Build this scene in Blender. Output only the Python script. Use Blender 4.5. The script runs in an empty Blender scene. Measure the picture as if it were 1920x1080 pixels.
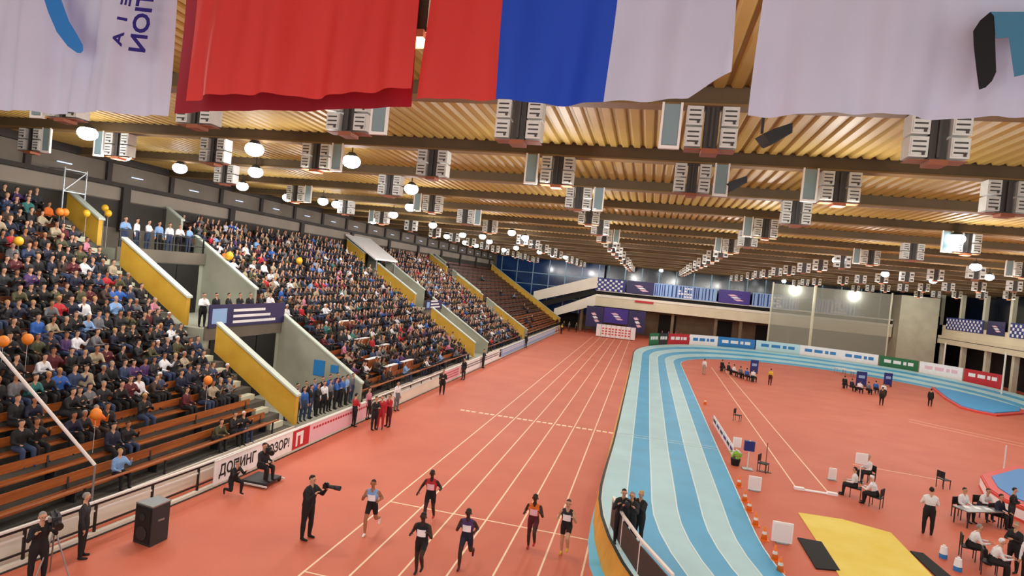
import bpy, bmesh, math, random
import numpy as np
from mathutils import Vector, Matrix
random.seed(7); RNG = np.random.default_rng(7)
sc = bpy.context.scene
COL = sc.collection

# ------------------------------------------------------------------ camera
FPX, TILT, VPX, VPY, CAMH = 1130.0, 0.10, 1216.0, 546.0, 8.6
_dy = Vector((VPX - 960, -(VPY - 540), FPX)).normalized()
_n = Vector((1, -TILT, 0)).cross(_dy)
if _n.y < 0: _n = -_n
_n.normalize()
_dx = _dy.cross(_n)
if _dx.x < 0: _dx = -_dx
AXES = (_dx, _dy, _n)                       # world axes seen from the camera
def _world(c): return Vector([a.dot(Vector(c)) for a in AXES])
cam_d = bpy.data.cameras.new('camera'); cam = bpy.data.objects.new('camera', cam_d); COL.objects.link(cam)
cam_d.sensor_width = 36; cam_d.lens = 36 * FPX / 1920; cam_d.clip_end = 500; cam_d.clip_start = 0.1
_R, _U, _F = _world((1, 0, 0)), _world((0, 1, 0)), _world((0, 0, 1))
cam.matrix_world = Matrix(((_R.x, _U.x, -_F.x, 0), (_R.y, _U.y, -_F.y, 0), (_R.z, _U.z, -_F.z, CAMH), (0, 0, 0, 1)))
sc.camera = cam
def RAY(px, py): return _world((px - 960, -(py - 540), FPX))
def G(px, py, z=0.0):                       # point on a level plane
    d = RAY(px, py); t = (z - CAMH) / d.z; return Vector((d.x * t, d.y * t, z))
def AY(px, py, Y):
    d = RAY(px, py); t = Y / d.y; return Vector((d.x * t, Y, CAMH + d.z * t))
def AX(px, py, X):
    d = RAY(px, py); t = X / d.x; return Vector((X, d.y * t, CAMH + d.z * t))

# ------------------------------------------------------------------ world and view
w = bpy.data.worlds.new('world'); sc.world = w; w.use_nodes = True
w.node_tree.nodes['Background'].inputs[0].default_value = (0.93, 0.96, 1.0, 1)
w.node_tree.nodes['Background'].inputs[1].default_value = 1.1
sc.view_settings.view_transform = 'Standard'; sc.view_settings.look = 'None'
sc.view_settings.exposure = -0.4; sc.view_settings.gamma = 1.0
sc.view_settings.use_curve_mapping = False
LAMP_POWER = 600.0; UNIT_POWER = 620.0

# ------------------------------------------------------------------ materials
def lin(c):
    c = c.lstrip('#'); o = []
    for i in (0, 2, 4):
        v = int(c[i:i + 2], 16) / 255
        o.append(v / 12.92 if v <= .04045 else ((v + .055) / 1.055) ** 2.4)
    return (*o, 1)
MATS = {}; HEX = {}
def mat(name, col, rough=.6, metal=0, noise=0, scale=4.0, stretch=None, emit=0, col2=None, bump=0, alpha=None, spec=None):
    if name in MATS: return MATS[name]
    m = bpy.data.materials.new(name); m.use_nodes = True; nt = m.node_tree; b = nt.nodes['Principled BSDF']
    b.inputs['Roughness'].default_value = rough; b.inputs['Metallic'].default_value = metal
    if spec is not None: b.inputs['Specular IOR Level'].default_value = spec
    c = lin(col); HEX[name] = c; b.inputs['Base Color'].default_value = c
    if noise or col2 or bump:
        tc = nt.nodes.new('ShaderNodeTexCoord'); mp = nt.nodes.new('ShaderNodeMapping')
        nz = nt.nodes.new('ShaderNodeTexNoise'); nz.inputs['Scale'].default_value = scale; nz.inputs['Detail'].default_value = 4
        nt.links.new(tc.outputs['Object'], mp.inputs[0]); nt.links.new(mp.outputs[0], nz.inputs['Vector'])
        if stretch: mp.inputs['Scale'].default_value = stretch
        if noise or col2:
            rp = nt.nodes.new('ShaderNodeValToRGB'); rp.color_ramp.elements[0].position = .3; rp.color_ramp.elements[1].position = .7
            c2 = lin(col2) if col2 else tuple(min(1, x * (1 + noise)) for x in c[:3]) + (1,)
            c1 = c if col2 else tuple(x * (1 - noise) for x in c[:3]) + (1,)
            rp.color_ramp.elements[0].color = c1; rp.color_ramp.elements[1].color = c2
            nt.links.new(nz.outputs['Fac'], rp.inputs[0]); nt.links.new(rp.outputs[0], b.inputs['Base Color'])
        if bump:
            bp = nt.nodes.new('ShaderNodeBump'); bp.inputs['Strength'].default_value = bump; bp.inputs['Distance'].default_value = .02
            nt.links.new(nz.outputs['Fac'], bp.inputs['Height']); nt.links.new(bp.outputs[0], b.inputs['Normal'])
    if emit:
        b.inputs['Emission Color'].default_value = c; b.inputs['Emission Strength'].default_value = emit
    if alpha is not None: b.inputs['Alpha'].default_value = alpha
    MATS[name] = m; return m
mat('floor_red', '#c25f44', .6, col2='#cd6d50', scale=.35, bump=.03)
mat('line_white', '#f2d8b8', .6); mat('white', '#eeeef0', .5); mat('paper_white', '#f4f4f6', .6, noise=.04, scale=3)
mat('lane_pale', '#a9d3dc', .5, noise=.07, scale=.5); mat('lane_blue', '#3fa3d3', .5, noise=.10, scale=.5)
mat('lane_line', '#d6eef2', .5)
mat('skirt_yellow', '#d9a13c', .6, noise=.15, scale=1.2); mat('skirt_blue', '#5cc1ea', .5)
mat('kerb_dark', '#1c2420', .7)
mat('ceiling_tan', '#967c3e', .6, noise=.10, scale=.25); mat('rib_tan', '#a88a45', .55, noise=.14, scale=.3)
mat('beam_brown', '#55442a', .7, noise=.2, scale=.6); mat('flange', '#75592f', .7)
mat('unit_grey', '#c9c9c2', .45, noise=.06, scale=5); mat('unit_dark', '#3b3733', .6); mat('unit_glass', '#7f969a', .2)
mat('terracotta', '#8a4a2a', .6); mat('black', '#0d0e10', .6); mat('black_gloss', '#101114', .35); mat('charcoal', '#2a2b2e', .6)
mat('concrete', '#a3a594', .8, noise=.12, scale=.8, bump=.1); mat('concrete_pale', '#cfcfb6', .8, noise=.08, scale=.8)
mat('concrete_step', '#55524c', .85, noise=.2, scale=1.5); mat('coping', '#c2cdc0', .6, noise=.06, scale=2)
mat('yellow_wall', '#c99a2c', .6, col2='#d9ae3c', scale=1.0)
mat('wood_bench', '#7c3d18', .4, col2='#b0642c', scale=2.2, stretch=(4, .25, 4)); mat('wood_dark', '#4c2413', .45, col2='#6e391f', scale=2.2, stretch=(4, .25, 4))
mat('wall_brown', '#6d6458', .8, noise=.15, scale=.5); mat('wall_dark', '#332e29', .8, noise=.2, scale=.5); mat('wall_band', '#8d8478', .8, noise=.1, scale=.5)
mat('cream', '#ddd3b6', .7, noise=.06, scale=.5); mat('cream_white', '#e9e4d4', .6, noise=.05, scale=.6)
mat('glass_blue', '#173a6e', .15, noise=.3, scale=.3); mat('glass_dark', '#141c2a', .15, noise=.3, scale=.4)
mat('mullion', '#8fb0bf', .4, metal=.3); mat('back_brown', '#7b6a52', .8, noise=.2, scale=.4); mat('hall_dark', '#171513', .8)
mat('steel', '#9aa0a2', .35, metal=.7); mat('rail_dark', '#17181a', .45); mat('rail_white', '#e6e2dc', .4)
mat('flag_white', '#e4e9fc', .7, noise=.03, scale=2); mat('flag_red', '#ee443c', .7); mat('flag_maroon', '#a31a2a', .75); mat('flag_blue', '#2256d8', .7)
mat('ink_navy', '#2b1a86', .7); mat('logo_blue', '#2f8fe2', .6); mat('logo_teal', '#4f93b4', .7)
mat('purple', '#3a1f87', .5); mat('purple_dark', '#241a52', .5); mat('banner_blue', '#8fb4e2', .5); mat('banner_navy', '#1c2a78', .5)
mat('ad_red', '#c0202c', .5); mat('ad_pink', '#eec2cf', .5); mat('ad_blue', '#2c7fc4', .5); mat('ad_green', '#1c6b3e', .5); mat('ad_cyan', '#bfe6ee', .5)
mat('sand_yellow', '#e6cd50', .8, col2='#eedd74', scale=.7, bump=.15)
mat('mat_black', '#16181a', .85, bump=.1, scale=20); mat('mat_blue', '#2f86d0', .5); mat('mat_red', '#d8453c', .5)
mat('mat_cyan', '#36a6ea', .5); mat('cone_orange', '#f07a24', .5); mat('balloon_orange', '#ef8a2c', .35); mat('balloon_yellow', '#efb92c', .35)
mat('lamp', '#f4f8ff', .3, emit=30); mat('screen', '#c8dcff', .3, emit=1.2)
mat('net', '#b8bcae', .95, alpha=.42, spec=0)

# ------------------------------------------------------------------ mesh helpers
class MB:
    def __init__(s): s.v = []; s.f = []; s.m = []
    def add(s, vs, fs, m=0):
        o = len(s.v); s.v += [tuple(x) for x in vs]; s.f += [tuple(i + o for i in f) for f in fs]; s.m += [m] * len(fs); return s
    def box(s, x0, x1, y0, y1, z0, z1, m=0):
        return s.add([(x0, y0, z0), (x1, y0, z0), (x1, y1, z0), (x0, y1, z0), (x0, y0, z1), (x1, y0, z1), (x1, y1, z1), (x0, y1, z1)],
                     [(0, 3, 2, 1), (4, 5, 6, 7), (0, 1, 5, 4), (1, 2, 6, 5), (2, 3, 7, 6), (3, 0, 4, 7)], m)
    def bar(s, a, b, wd, ht, m=0, up=(0, 0, 1)):            # square section bar between two points
        a, b = Vector(a), Vector(b); d = (b - a).normalized(); u = Vector(up)
        if abs(d.dot(u)) > .98: u = Vector((1, 0, 0))
        x = d.cross(u).normalized(); u = x.cross(d)
        vs = [p + x * sx * wd / 2 + u * su * ht / 2 for p in (a, b) for sx, su in ((-1, -1), (1, -1), (1, 1), (-1, 1))]
        return s.add(vs, [(0, 1, 2, 3), (7, 6, 5, 4), (0, 4, 5, 1), (1, 5, 6, 2), (2, 6, 7, 3), (3, 7, 4, 0)], m)
    def cyl(s, a, b, r0, r1=None, n=10, m=0):
        r1 = r0 if r1 is None else r1; a, b = Vector(a), Vector(b); d = (b - a).normalized()
        u = Vector((0, 0, 1)) if abs(d.z) < .9 else Vector((1, 0, 0)); x = d.cross(u).normalized(); y = d.cross(x)
        vs = [p + (x * math.cos(2 * math.pi * k / n) + y * math.sin(2 * math.pi * k / n)) * r for p, r in ((a, r0), (b, r1)) for k in range(n)]
        fs = [(k, (k + 1) % n, n + (k + 1) % n, n + k) for k in range(n)] + [tuple(range(n - 1, -1, -1)), tuple(range(n, 2 * n))]
        return s.add(vs, fs, m)
    def ball(s, c, r, n=10, k=6, m=0):
        if not hasattr(r, '__len__'): r = (r, r, r)
        vs = [(c[0], c[1], c[2] - r[2])]
        for i in range(1, k):
            t = math.pi * i / k
            for j in range(n):
                p = 2 * math.pi * j / n; vs.append((c[0] + r[0] * math.sin(t) * math.cos(p), c[1] + r[1] * math.sin(t) * math.sin(p), c[2] - r[2] * math.cos(t)))
        vs.append((c[0], c[1], c[2] + r[2])); fs = []
        for j in range(n): fs.append((0, 1 + (j + 1) % n, 1 + j)); fs.append((len(vs) - 1, 1 + (k - 2) * n + j, 1 + (k - 2) * n + (j + 1) % n))
        for i in range(k - 2):
            for j in range(n): a = 1 + i * n + j; b = 1 + i * n + (j + 1) % n; fs.append((a, b, b + n, a + n))
        return s.add(vs, fs, m)
    def prism(s, poly, axis, a, b, m=0):                    # polygon in the two other axes, extruded along axis
        n = len(poly); P = []
        for t in (a, b):
            for u, v in poly: P.append({'x': (t, u, v), 'y': (u, t, v), 'z': (u, v, t)}[axis])
        return s.add(P, [tuple(range(n)), tuple(range(2 * n - 1, n - 1, -1))] + [(k, n + k, n + (k + 1) % n, (k + 1) % n) for k in range(n)], m)
    def mesh(s, name, mats, smooth=False):
        me = bpy.data.meshes.new(name); me.from_pydata(s.v, [], s.f)
        for x in (mats if isinstance(mats, (list, tuple)) else [mats]): me.materials.append(MATS[x] if isinstance(x, str) else x)
        me.polygons.foreach_set('material_index', s.m)
        if smooth: me.polygons.foreach_set('use_smooth', [True] * len(me.polygons))
        bm = bmesh.new(); bm.from_mesh(me); bmesh.ops.recalc_face_normals(bm, faces=bm.faces); bm.to_mesh(me); bm.free()
        return me
    def build(s, name, mats, parent=None, smooth=False, loc=None): return obj(name, s.mesh(name, mats, smooth), parent, loc)
def obj(name, me, parent=None, loc=None):
    o = bpy.data.objects.new(name, me); COL.objects.link(o); o.parent = parent
    if loc is not None: o.location = loc
    return o
def tag(o, label, cat, group=None, kind=None):
    o['label'] = label; o['category'] = cat
    if group: o['group'] = group
    if kind: o['kind'] = kind
    return o
def thing(name, label, cat, loc=(0, 0, 0), rz=0, group=None):
    o = bpy.data.objects.new(name, None); COL.objects.link(o); o.location = loc; o.rotation_euler = (0, 0, rz); o.empty_display_size = .2
    return tag(o, label, cat, group)
def struct(name, mb, mats, label=None, parent=None):
    o = mb.build(name, mats, parent)
    if parent is None:
        o['kind'] = 'structure'
        if label: o['label'] = label
    return o
def dup(root, loc, rz=None, label=None):
    r = root.copy(); COL.objects.link(r); r.location = loc
    if rz is not None: r.rotation_euler = (0, 0, rz)
    if label: r['label'] = label
    for ch in root.children:
        c = ch.copy(); COL.objects.link(c); c.parent = r
        for g in ch.children: d = g.copy(); COL.objects.link(d); d.parent = c
    return r
def text_obj(name, s, size, m, parent, mtx, extrude=.004, mirror=False, sx=1.0, fit=None):
    cu = bpy.data.curves.new('txt', 'FONT'); cu.body = s; cu.size = size; cu.extrude = extrude; cu.align_x = 'CENTER'; cu.align_y = 'CENTER'; cu.resolution_u = 3; cu.offset = .012 * size / .5
    t = bpy.data.objects.new('txt', cu); COL.objects.link(t); dg = bpy.context.evaluated_depsgraph_get()
    me = bpy.data.meshes.new_from_object(t.evaluated_get(dg)); bpy.data.objects.remove(t)
    me.transform(Matrix.Diagonal((-sx if mirror else sx, 1, 1, 1)))
    if fit:
        xs_ = [v.co.x for v in me.vertices]; ys_ = [v.co.y for v in me.vertices]; me.transform(Matrix.Translation((-(max(xs_) + min(xs_)) / 2, -(max(ys_) + min(ys_)) / 2, 0)))
        me.transform(Matrix.Diagonal((fit[0] / (max(xs_) - min(xs_)), fit[1] / (max(ys_) - min(ys_)), 1, 1)))
    me.transform(mtx); me.materials.clear(); me.materials.append(MATS[m]); me.name = name
    return obj(name, me, parent)
def frame(o, ex, ey):                                       # matrix: text x along ex, text y along ey
    ex, ey = Vector(ex).normalized(), Vector(ey).normalized(); ez = ex.cross(ey); o = Vector(o)
    return Matrix(((ex.x, ey.x, ez.x, o.x), (ex.y, ey.y, ez.y, o.y), (ex.z, ey.z, ez.z, o.z), (0, 0, 0, 1)))
ORD = 'first second third fourth fifth sixth seventh eighth ninth tenth eleventh twelfth thirteenth fourteenth fifteenth sixteenth seventeenth eighteenth'.split()
def nth(n):
    if n < len(ORD): return ORD[n]
    n += 1; return '%d%s' % (n, 'th' if 10 < n % 100 < 14 else {1: 'st', 2: 'nd', 3: 'rd'}.get(n % 10, 'th'))

# ================================================================== SETTING
# ---- floor and painted lines
CZ = 13.2                                                   # ceiling height
fl = struct('floor', MB().box(-34, 52, -8, 122, -.3, 0), 'floor_red')
LX = [-8.4 + 1.22 * k for k in range(7)]
for k, x in enumerate(LX):
    struct('lane_line', MB().box(x - .03, x + .03, 8, 104 if k < 6 else 21.6, 0, .004), 'line_white', parent=fl)
struct('finish_line', MB().box(LX[0], LX[6], 20.53, 20.6, 0, .0035), 'line_white', parent=fl)
struct('start_mark', MB().box(LX[0], LX[1], 14.9, 14.95, 0, .0035), 'line_white', parent=fl)
for k in range(-2, 6):
    for q in range(3):
        x = LX[0] + 1.22 * k + .12 + q * .36
        struct('cross_dash', MB().box(x, x + .26, 36.15, 36.45, 0, .0035), 'line_white', parent=fl)
for a, b in (((7.75, 31.2), (8.5, 78)), ((9.18, 31.3), (9.95, 79)), ((22, 56), (37, 44)), ((22.5, 57.3), (37.6, 45.2)), ((16.5, 37), (12.2, 37.6))):
    struct('runway_line', MB().bar((*a, 0), (*b, 0), .07, .008), 'line_white', parent=fl)

# ---- oval track with banked bends
def oval(off, n1=26, nb=40):                                # points (x, y, bend amount) at a distance off outside the inner edge
    R = 16.5 + off; P = []
    def bend(y, c): return 1
    for i in range(n1):
        y = 24 + (77 - 24) * i / n1
        b = max(0, 1 - (y - 24) / 12) if y < 45 else max(0, 1 - (77 - y) / 12)
        P.append((21.3 - R, y, .62 * b * b * (3 - 2 * b)))
    for i in range(nb):
        a = math.pi - math.pi * i / nb; e = min(1, .62 + .5 * math.sin(math.pi * i / nb)); P.append((21.3 + R * math.cos(a), 77 + R * math.sin(a), e))
    for i in range(n1): P.append((21.3 + R, 77 - (77 - 24) * i / n1, .62 * max(0, 1 - min(i, n1 - i) / 6)))
    for i in range(nb):
        a = -math.pi * i / nb; e = min(1, .62 + .5 * math.sin(math.pi * i / nb)); P.append((21.3 + R * math.cos(a), 24 + R * math.sin(a), e))
    return P
LW, BH = .965, 1.25
def ring(d0, d1, lift, name, m, parent):
    A, B = oval(d0), oval(d1); n = len(A); f = lambda p, d: (p[0], p[1], .02 + lift + BH * p[2] * d / (6 * LW))
    vs = [f(p, d0) for p in A] + [f(p, d1) for p in B]
    return struct(name, MB().add(vs, [(k, (k + 1) % n, n + (k + 1) % n, n + k) for k in range(n)]), m, parent=parent)
trk = ring(0, 6 * LW, -.07, 'running_track', 'lane_blue', None); trk['kind'] = 'structure'; trk['label'] = 'blue striped oval running track with banked bends'
for k in range(6):
    d = 6 * LW - k * LW                                     # k = 0 outermost
    ring(d - LW, d, 0, 'track_lane', 'lane_pale' if k % 2 == 0 else 'lane_blue', trk)
for k in range(7):
    d = min(max(k * LW, .03), 6 * LW - .03); ring(d - .028, d + .028, .006, 'track_line', 'lane_line', trk)
A = oval(6 * LW); B = oval(6 * LW + .2); n = len(A)
vs = [(p[0], p[1], .01 + BH * p[2]) for p in A] + [(p[0], p[1], .0) for p in B]
sk = struct('track_skirt', MB().add(vs, [(k, (k + 1) % n, n + (k + 1) % n, n + k) for k in range(n)]), 'skirt_yellow', parent=trk)
C = [oval(6 * LW + .2 + .36 * min(1, max(0, (23 - p[1]) / 4)))[k] for k, p in enumerate(B)]; vs = [(p[0], p[1], .012) for p in B] + [(p[0], p[1], .006) for p in C]
idx = [k for k in range(n) if B[k][1] < 22.5 and B[k][0] < 21]
struct('track_margin', MB().add(vs, [(k, (k + 1) % n, n + (k + 1) % n, n + k) for k in idx]), 'skirt_blue', parent=trk)
A2 = oval(6 * LW + .02); vs = [(p[0], p[1], .02 + BH * p[2]) for p in A] + [(p[0], p[1], .06 + BH * p[2]) for p in A] + [(p[0] , p[1], .06 + BH * p[2]) for p in A2]
vs = [(p[0], p[1], .06 + BH * p[2]) for p in A] + [(p[0], p[1], .05 + BH * p[2]) for p in oval(6 * LW + .1)]
struct('track_kerb', MB().add(vs, [(k, (k + 1) % n, n + (k + 1) % n, n + k) for k in range(n)]), 'kerb_dark', parent=trk)
for y in (36.0, 36.5):                                      # pale break lines across the lanes
    struct('track_mark', MB().box(-1, 4.8, y, y + .06, .028, .032), 'lane_line', parent=trk)

# ---- ceiling, beams, ribs
ce = struct('ceiling', MB().box(-34, 52, -8, 122, CZ, CZ + .3), 'ceiling_tan')
BEAMS = [1.7 + 6 * k for k in range(20)]
for k, y in enumerate(BEAMS):
    b = MB().box(-33.9, 51.9, y, y + .34, CZ - .42, CZ - .001, 0); b.box(-33.9, 51.9, y - .06, y + .4, CZ - .47, CZ - .42, 1)
    o = struct('ceiling_beam', b, ['beam_brown', 'flange'], parent=ce)
RIB = .37
def rib_mesh(y0, y1): return MB().prism([(-.15, 0), (-.09, -.085), (.09, -.085), (.15, 0)], 'y', y0, y1).mesh('rib', 'rib_tan')
cnt = 0
stuff = MB()
for k in range(1, len(BEAMS) - 1):
    y0, y1 = BEAMS[k] + .4, BEAMS[k + 1] - .06
    me = rib_mesh(y0, y1) if k in (2, 3) else None
    for j in range(int(84 / RIB)):
        x = -33 + j * RIB
        lim = (y1 + 2) * .86
        if k in (2, 3) and -.75 * y1 - 7 < x < .62 * y1 + 2:
            o = obj('ceiling_rib', me, ce, (x, 0, CZ)); cnt += 1
        else:
            stuff.prism([(x - .15, CZ), (x - .09, CZ - .085), (x + .09, CZ - .085), (x + .15, CZ)], 'y', y0, y1)
o = struct('far_ribs', stuff, 'rib_tan', parent=ce); o['kind'] = 'stuff'

# ---- left stand
X0, TREAD, RISE, ZB, ROWS = -15.3, .80, .50, .75, 18
def zs(i): return ZB + RISE * i
def xs(i): return X0 - TREAD * i                            # front edge of row i
XB = xs(ROWS) - .1                                          # back wall face
def slope(x): return ZB + (X0 - x) / TREAD * RISE           # mean surface
SECT = [(8.0, 25.0), (31.9, 54.4), (59.7, 77.6), (80.2, 111)]
VOMS = [(25.15, 31.7), (54.6, 59.5), (77.8, 80.0)]
for si, (ya, yb) in enumerate(SECT):
    poly = [(X0, 0)]
    for i in range(ROWS): poly += [(xs(i), zs(i)), (xs(i + 1), zs(i))]
    poly += [(XB, zs(ROWS - 1)), (XB, 0)]
    mb = MB()
    for i in range(ROWS): mb.box(xs(i + 1) - (0 if i < ROWS - 1 else .1), xs(i), ya, yb, 0, zs(i))
    st = struct('stand_terrace', mb, 'concrete_step', 'stepped grey concrete terrace, %s block of the left stand from the camera' % nth(si))
    mf = MB().box(X0, X0 + .06, ya, yb, 0, ZB + .02); struct('front_panel', mf, 'cream_white', parent=st)
# end blocks beneath the tunnels
def zt(x): return slope(x) + 1.12                            # parapet top line
def parapet(name, y, xa, xb, bottom, th, face, label, drop=1.0, up=0.0):
    # sloping wall in the plane y; bottom = None follows the slope, else a level floor
    z = lambda x: zt(x) + up
    low = [(xb, z(xb) - drop), (xa, z(xa) - drop)] if bottom is None else [(xb, bottom), (xa, bottom)]
    o = struct(name, MB().prism([(xa, z(xa)), (xb, z(xb))] + low, 'y', y, y + th), face, label)
    c = MB().prism([(xa + .05, z(xa)), (xb, z(xb)), (xb, z(xb) + .1), (xa + .05, z(xa) + .1)], 'y', y - .05, y + th + .08)
    struct('coping', c, 'coping', parent=o); return o
def tunnel(y0, y1, xm, xu, label, doors=True):
    f1, f2, f3 = .55, slope(xm) + .35, slope(xu) + .3       # three floor levels
    m = MB().box(xm, X0, y0, y1, 0, f1).box(xu, xm, y0, y1, 0, f2).box(XB, xu, y0, y1, 0, f3)
    o = struct('tunnel_floor', m, 'concrete', label)
    if doors:
        for xw, za, zb in ((xm, f1, f2), (xu, f2, f3)):
            struct('tunnel_lintel', MB().box(xw, xw + .12, y0, y1, zb - .55, zb + .12), 'wall_brown', parent=o)
            nd = max(2, int((y1 - y0) / 1.6)); w_ = (y1 - y0 - .8) / nd
            for q in range(nd):
                struct('tunnel_door', MB().box(xw, xw + .08, y0 + .4 + q * w_ + .05, y0 + .4 + (q + 1) * w_ - .05, za, zb - .6), 'hall_dark', parent=o)
    return f1, f2, f3
T1 = tunnel(VOMS[0][0] + .25, VOMS[0][1], -20.9, -26.5, 'concrete tunnel entrance with dark doors beside the packed block')
T2 = tunnel(VOMS[1][0] + .25, VOMS[1][1], -20.9, -26.6, 'narrow concrete tunnel entrance under the white canopy')
T3 = tunnel(VOMS[2][0] + .25, VOMS[2][1], -20.6, -26.0, 'narrowest concrete stairway before the empty block', False)
for (y0, y1), tt, nm in zip(VOMS, (T1, T2, T3), ('first', 'second', 'third')):
    xm, xu = {'first': (-20.9, -26.5), 'second': (-20.9, -26.6), 'third': (-20.6, -26)}[nm]
    parapet('wall_parapet', y0, X0 - .1, xm + .9, None, .25, 'yellow_wall', 'yellow sloping parapet on the lower flight of the %s tunnel' % nm, 1.35, .15)
    parapet('wall_parapet', y0, xm - .9, xu + .6, None, .25, 'yellow_wall', 'yellow sloping parapet on the upper flight of the %s tunnel' % nm, 1.35, .1)
    parapet('wall_parapet', y0, xu - .9, XB + .3, None, .25, 'yellow_wall', 'short yellow parapet at the very top of the %s tunnel' % nm, 1.3)
    parapet('wall_concrete', y1, X0 - .1, xm - .9, 0, .2, 'concrete', 'pale concrete tunnel wall, lower flight of the %s tunnel' % nm, 1, -.25)
    parapet('wall_concrete', y1, xm - 1.9, xu - .8, 0, .2, 'concrete', 'pale concrete tunnel wall, upper flight of the %s tunnel' % nm, 1, -.2)
    parapet('wall_concrete', y1, xu - 1.9, XB + .3, 0, .2, 'concrete', 'short concrete wall at the top of the %s tunnel' % nm)
parapet('wall_parapet', 111.0, X0 - .1, XB + .3, None, .3, 'yellow_wall', 'yellow sloping parapet ending the empty far block', 1.1)
# aisles of half steps beside the yellow parapets
for ya in (SECT[0][1] - 1.15, SECT[1][1] - 1.0, SECT[2][1] - .9):
    o = None
    for i in range(ROWS - 1):
        b = MB().box(xs(i + 1), xs(i + 1) + .36, ya, ya + .95, zs(i), zs(i) + RISE / 2)
        if o is None:
            o = struct('aisle_stair', b, 'concrete_pale', 'pale aisle steps beside a yellow parapet at %s block' % nth([SECT[0][1] - 1.15, SECT[1][1] - 1.0].index(ya) if ya < 60 else 2))
        else: struct('step', b, 'concrete_pale', parent=o)
# upper wall behind the stand
wl = struct('wall_left', MB().box(XB - .3, XB, -8, 122, 0, CZ), 'wall_brown')
struct('wall_band', MB().box(XB, XB + .25, -8, 113, 11.5, 11.72), 'wall_dark', parent=wl)
struct('wall_band', MB().box(XB, XB + .3, -8, 113, 12.75, CZ), 'wall_dark', parent=wl)
struct('wall_panel', MB().box(XB, XB + .1, -8, 113, 10.75, 11.45), 'wall_band', parent=wl)
struct('wall_band', MB().box(XB, XB + .06, -8, 113, 9.2, 10.7), 'wall_dark', parent=wl)
for k in range(24):
    y = 5 + k * 4.5; struct('wall_post', MB().box(XB, XB + .16, y, y + .3, 11.72, 12.75), 'wall_dark', parent=wl)
    if k % 2: struct('wall_post', MB().box(XB, XB + .3, y + 1, y + 1.5, 9.0, 11.5), 'wall_dark', parent=wl)
    if k > 2: struct('strip_lamp', MB().box(XB + .1, XB + .16, y + 1.6, y + 2.4, 12.15, 12.2), 'screen', parent=wl)

# ---- far end: glass wall, two balcony slabs, stairs
YF = 112.0
wf = struct('wall_far', MB().box(-34, 52, 121, 121.3, 0, CZ), 'glass_dark')
gl = struct('window_1', MB().box(-33, -8.5, 116, 116.1, 3, 13.1), 'glass_blue', 'tall blue glass wall with pale mullions behind the far stairs')
for k in range(8): struct('mullion', MB().box(-32 + k * 3.2, -31.85 + k * 3.2, 115.9, 116, 3, 13.1), 'mullion', parent=gl)
for z in (5.5, 7.7, 9.9): struct('mullion', MB().box(-33, -8.5, 115.9, 116, z, z + .12), 'mullion', parent=gl)
us = struct('wall_balcony', MB().box(-9.3, 40, YF, YF + 8.9, 5.0, 7.1), 'cream', 'cream balcony slab running along the far end')
struct('slab_edge', MB().box(-9.3, 40, YF - .12, YF, 6.7, 7.15), 'cream_white', parent=us)
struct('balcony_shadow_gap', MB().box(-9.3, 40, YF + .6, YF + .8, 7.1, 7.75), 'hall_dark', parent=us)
struct('upper_slab', MB().box(-9.3, 40, YF - .1, YF + 8.9, 7.75, 7.95), 'cream_white', parent=us)
s1 = struct('wall_stair_upper', MB().prism([(-9.3, 8.3), (-9.3, 10.45), (-21, 6.4), (-21, 4.6)], 'y', YF - .2, YF + .2), 'cream_white', 'cream stair parapet rising to the far upper balcony')
s2 = struct('wall_stair_lower', MB().prism([(-9.3, 5.0), (-9.3, 7.1), (-16.8, 3.6), (-16.8, 2.2)], 'y', YF - .2, YF + .2), 'cream_white', 'cream stair parapet rising to the far lower balcony')
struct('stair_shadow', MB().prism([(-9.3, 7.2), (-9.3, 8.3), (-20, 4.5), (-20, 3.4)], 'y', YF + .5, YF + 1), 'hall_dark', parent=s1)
wb = struct('wall_far_lower', MB().box(-22, 45, 119, 119.2, 0, 5), 'back_brown', 'brown wall under the far balcony')
for x, wd in ((-20, 7), (2.5, 3.2), (13.2, 2.6), (20, 2)): struct('dark_doorway', MB().box(x, x + wd, 118.9, 119, 0, 4.4), 'hall_dark', parent=wb)
for x in (-12, 4.5, 12, 16.2, 24): struct('column', MB().box(x, x + .5, YF + 1, YF + 1.5, 0, 5), 'back_brown', parent=wb)
ug = struct('window_2', MB().box(-8.5, 45, 119, 119.1, 7.95, 13.1), 'glass_dark', 'dark glazing above the far banners')
for k in range(16): struct('mullion', MB().box(-8 + k * 3.2, -7.8 + k * 3.2, 118.8, 119, 7.95, 13.1), 'mullion', parent=ug)
pl = struct('pillar', MB().box(40.2, 45.8, YF - 2, YF + 1.5, 0, 12.1), 'concrete_pale', 'broad pale concrete pillar in the far corner')
# ---- right side
XR = 46.0
wr = struct('wall_right', MB().box(51, 51.3, -8, 122, 0, CZ), 'hall_dark')
rb = struct('wall_balcony_right', MB().box(XR, 51, 20, YF - 2, 5.0, 6.25), 'cream', 'cream balcony slab along the right side')
struct('slab_groove', MB().box(XR - .03, XR, 20, YF - 2, 5.75, 5.82), 'hall_dark', parent=rb)
struct('balcony_parapet', MB().box(XR + .5, XR + .7, 20, YF - 2, 6.25, 7.9), 'cream', parent=rb)
for k in range(14):
    y = 24 + k * 6.6; struct('column', MB().box(XR + .6, XR + 1.2, y, y + .6, 0, 5), 'concrete_pale', parent=rb); struct('column', MB().box(XR + .8, XR + 1.3, y + 2, y + 2.6, 7.9, CZ), 'concrete_pale', parent=rb)
rg = struct('window_3', MB().box(50.5, 50.6, 20, YF, 7.5, CZ), 'glass_dark', 'dark glazing above the right balcony')

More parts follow.
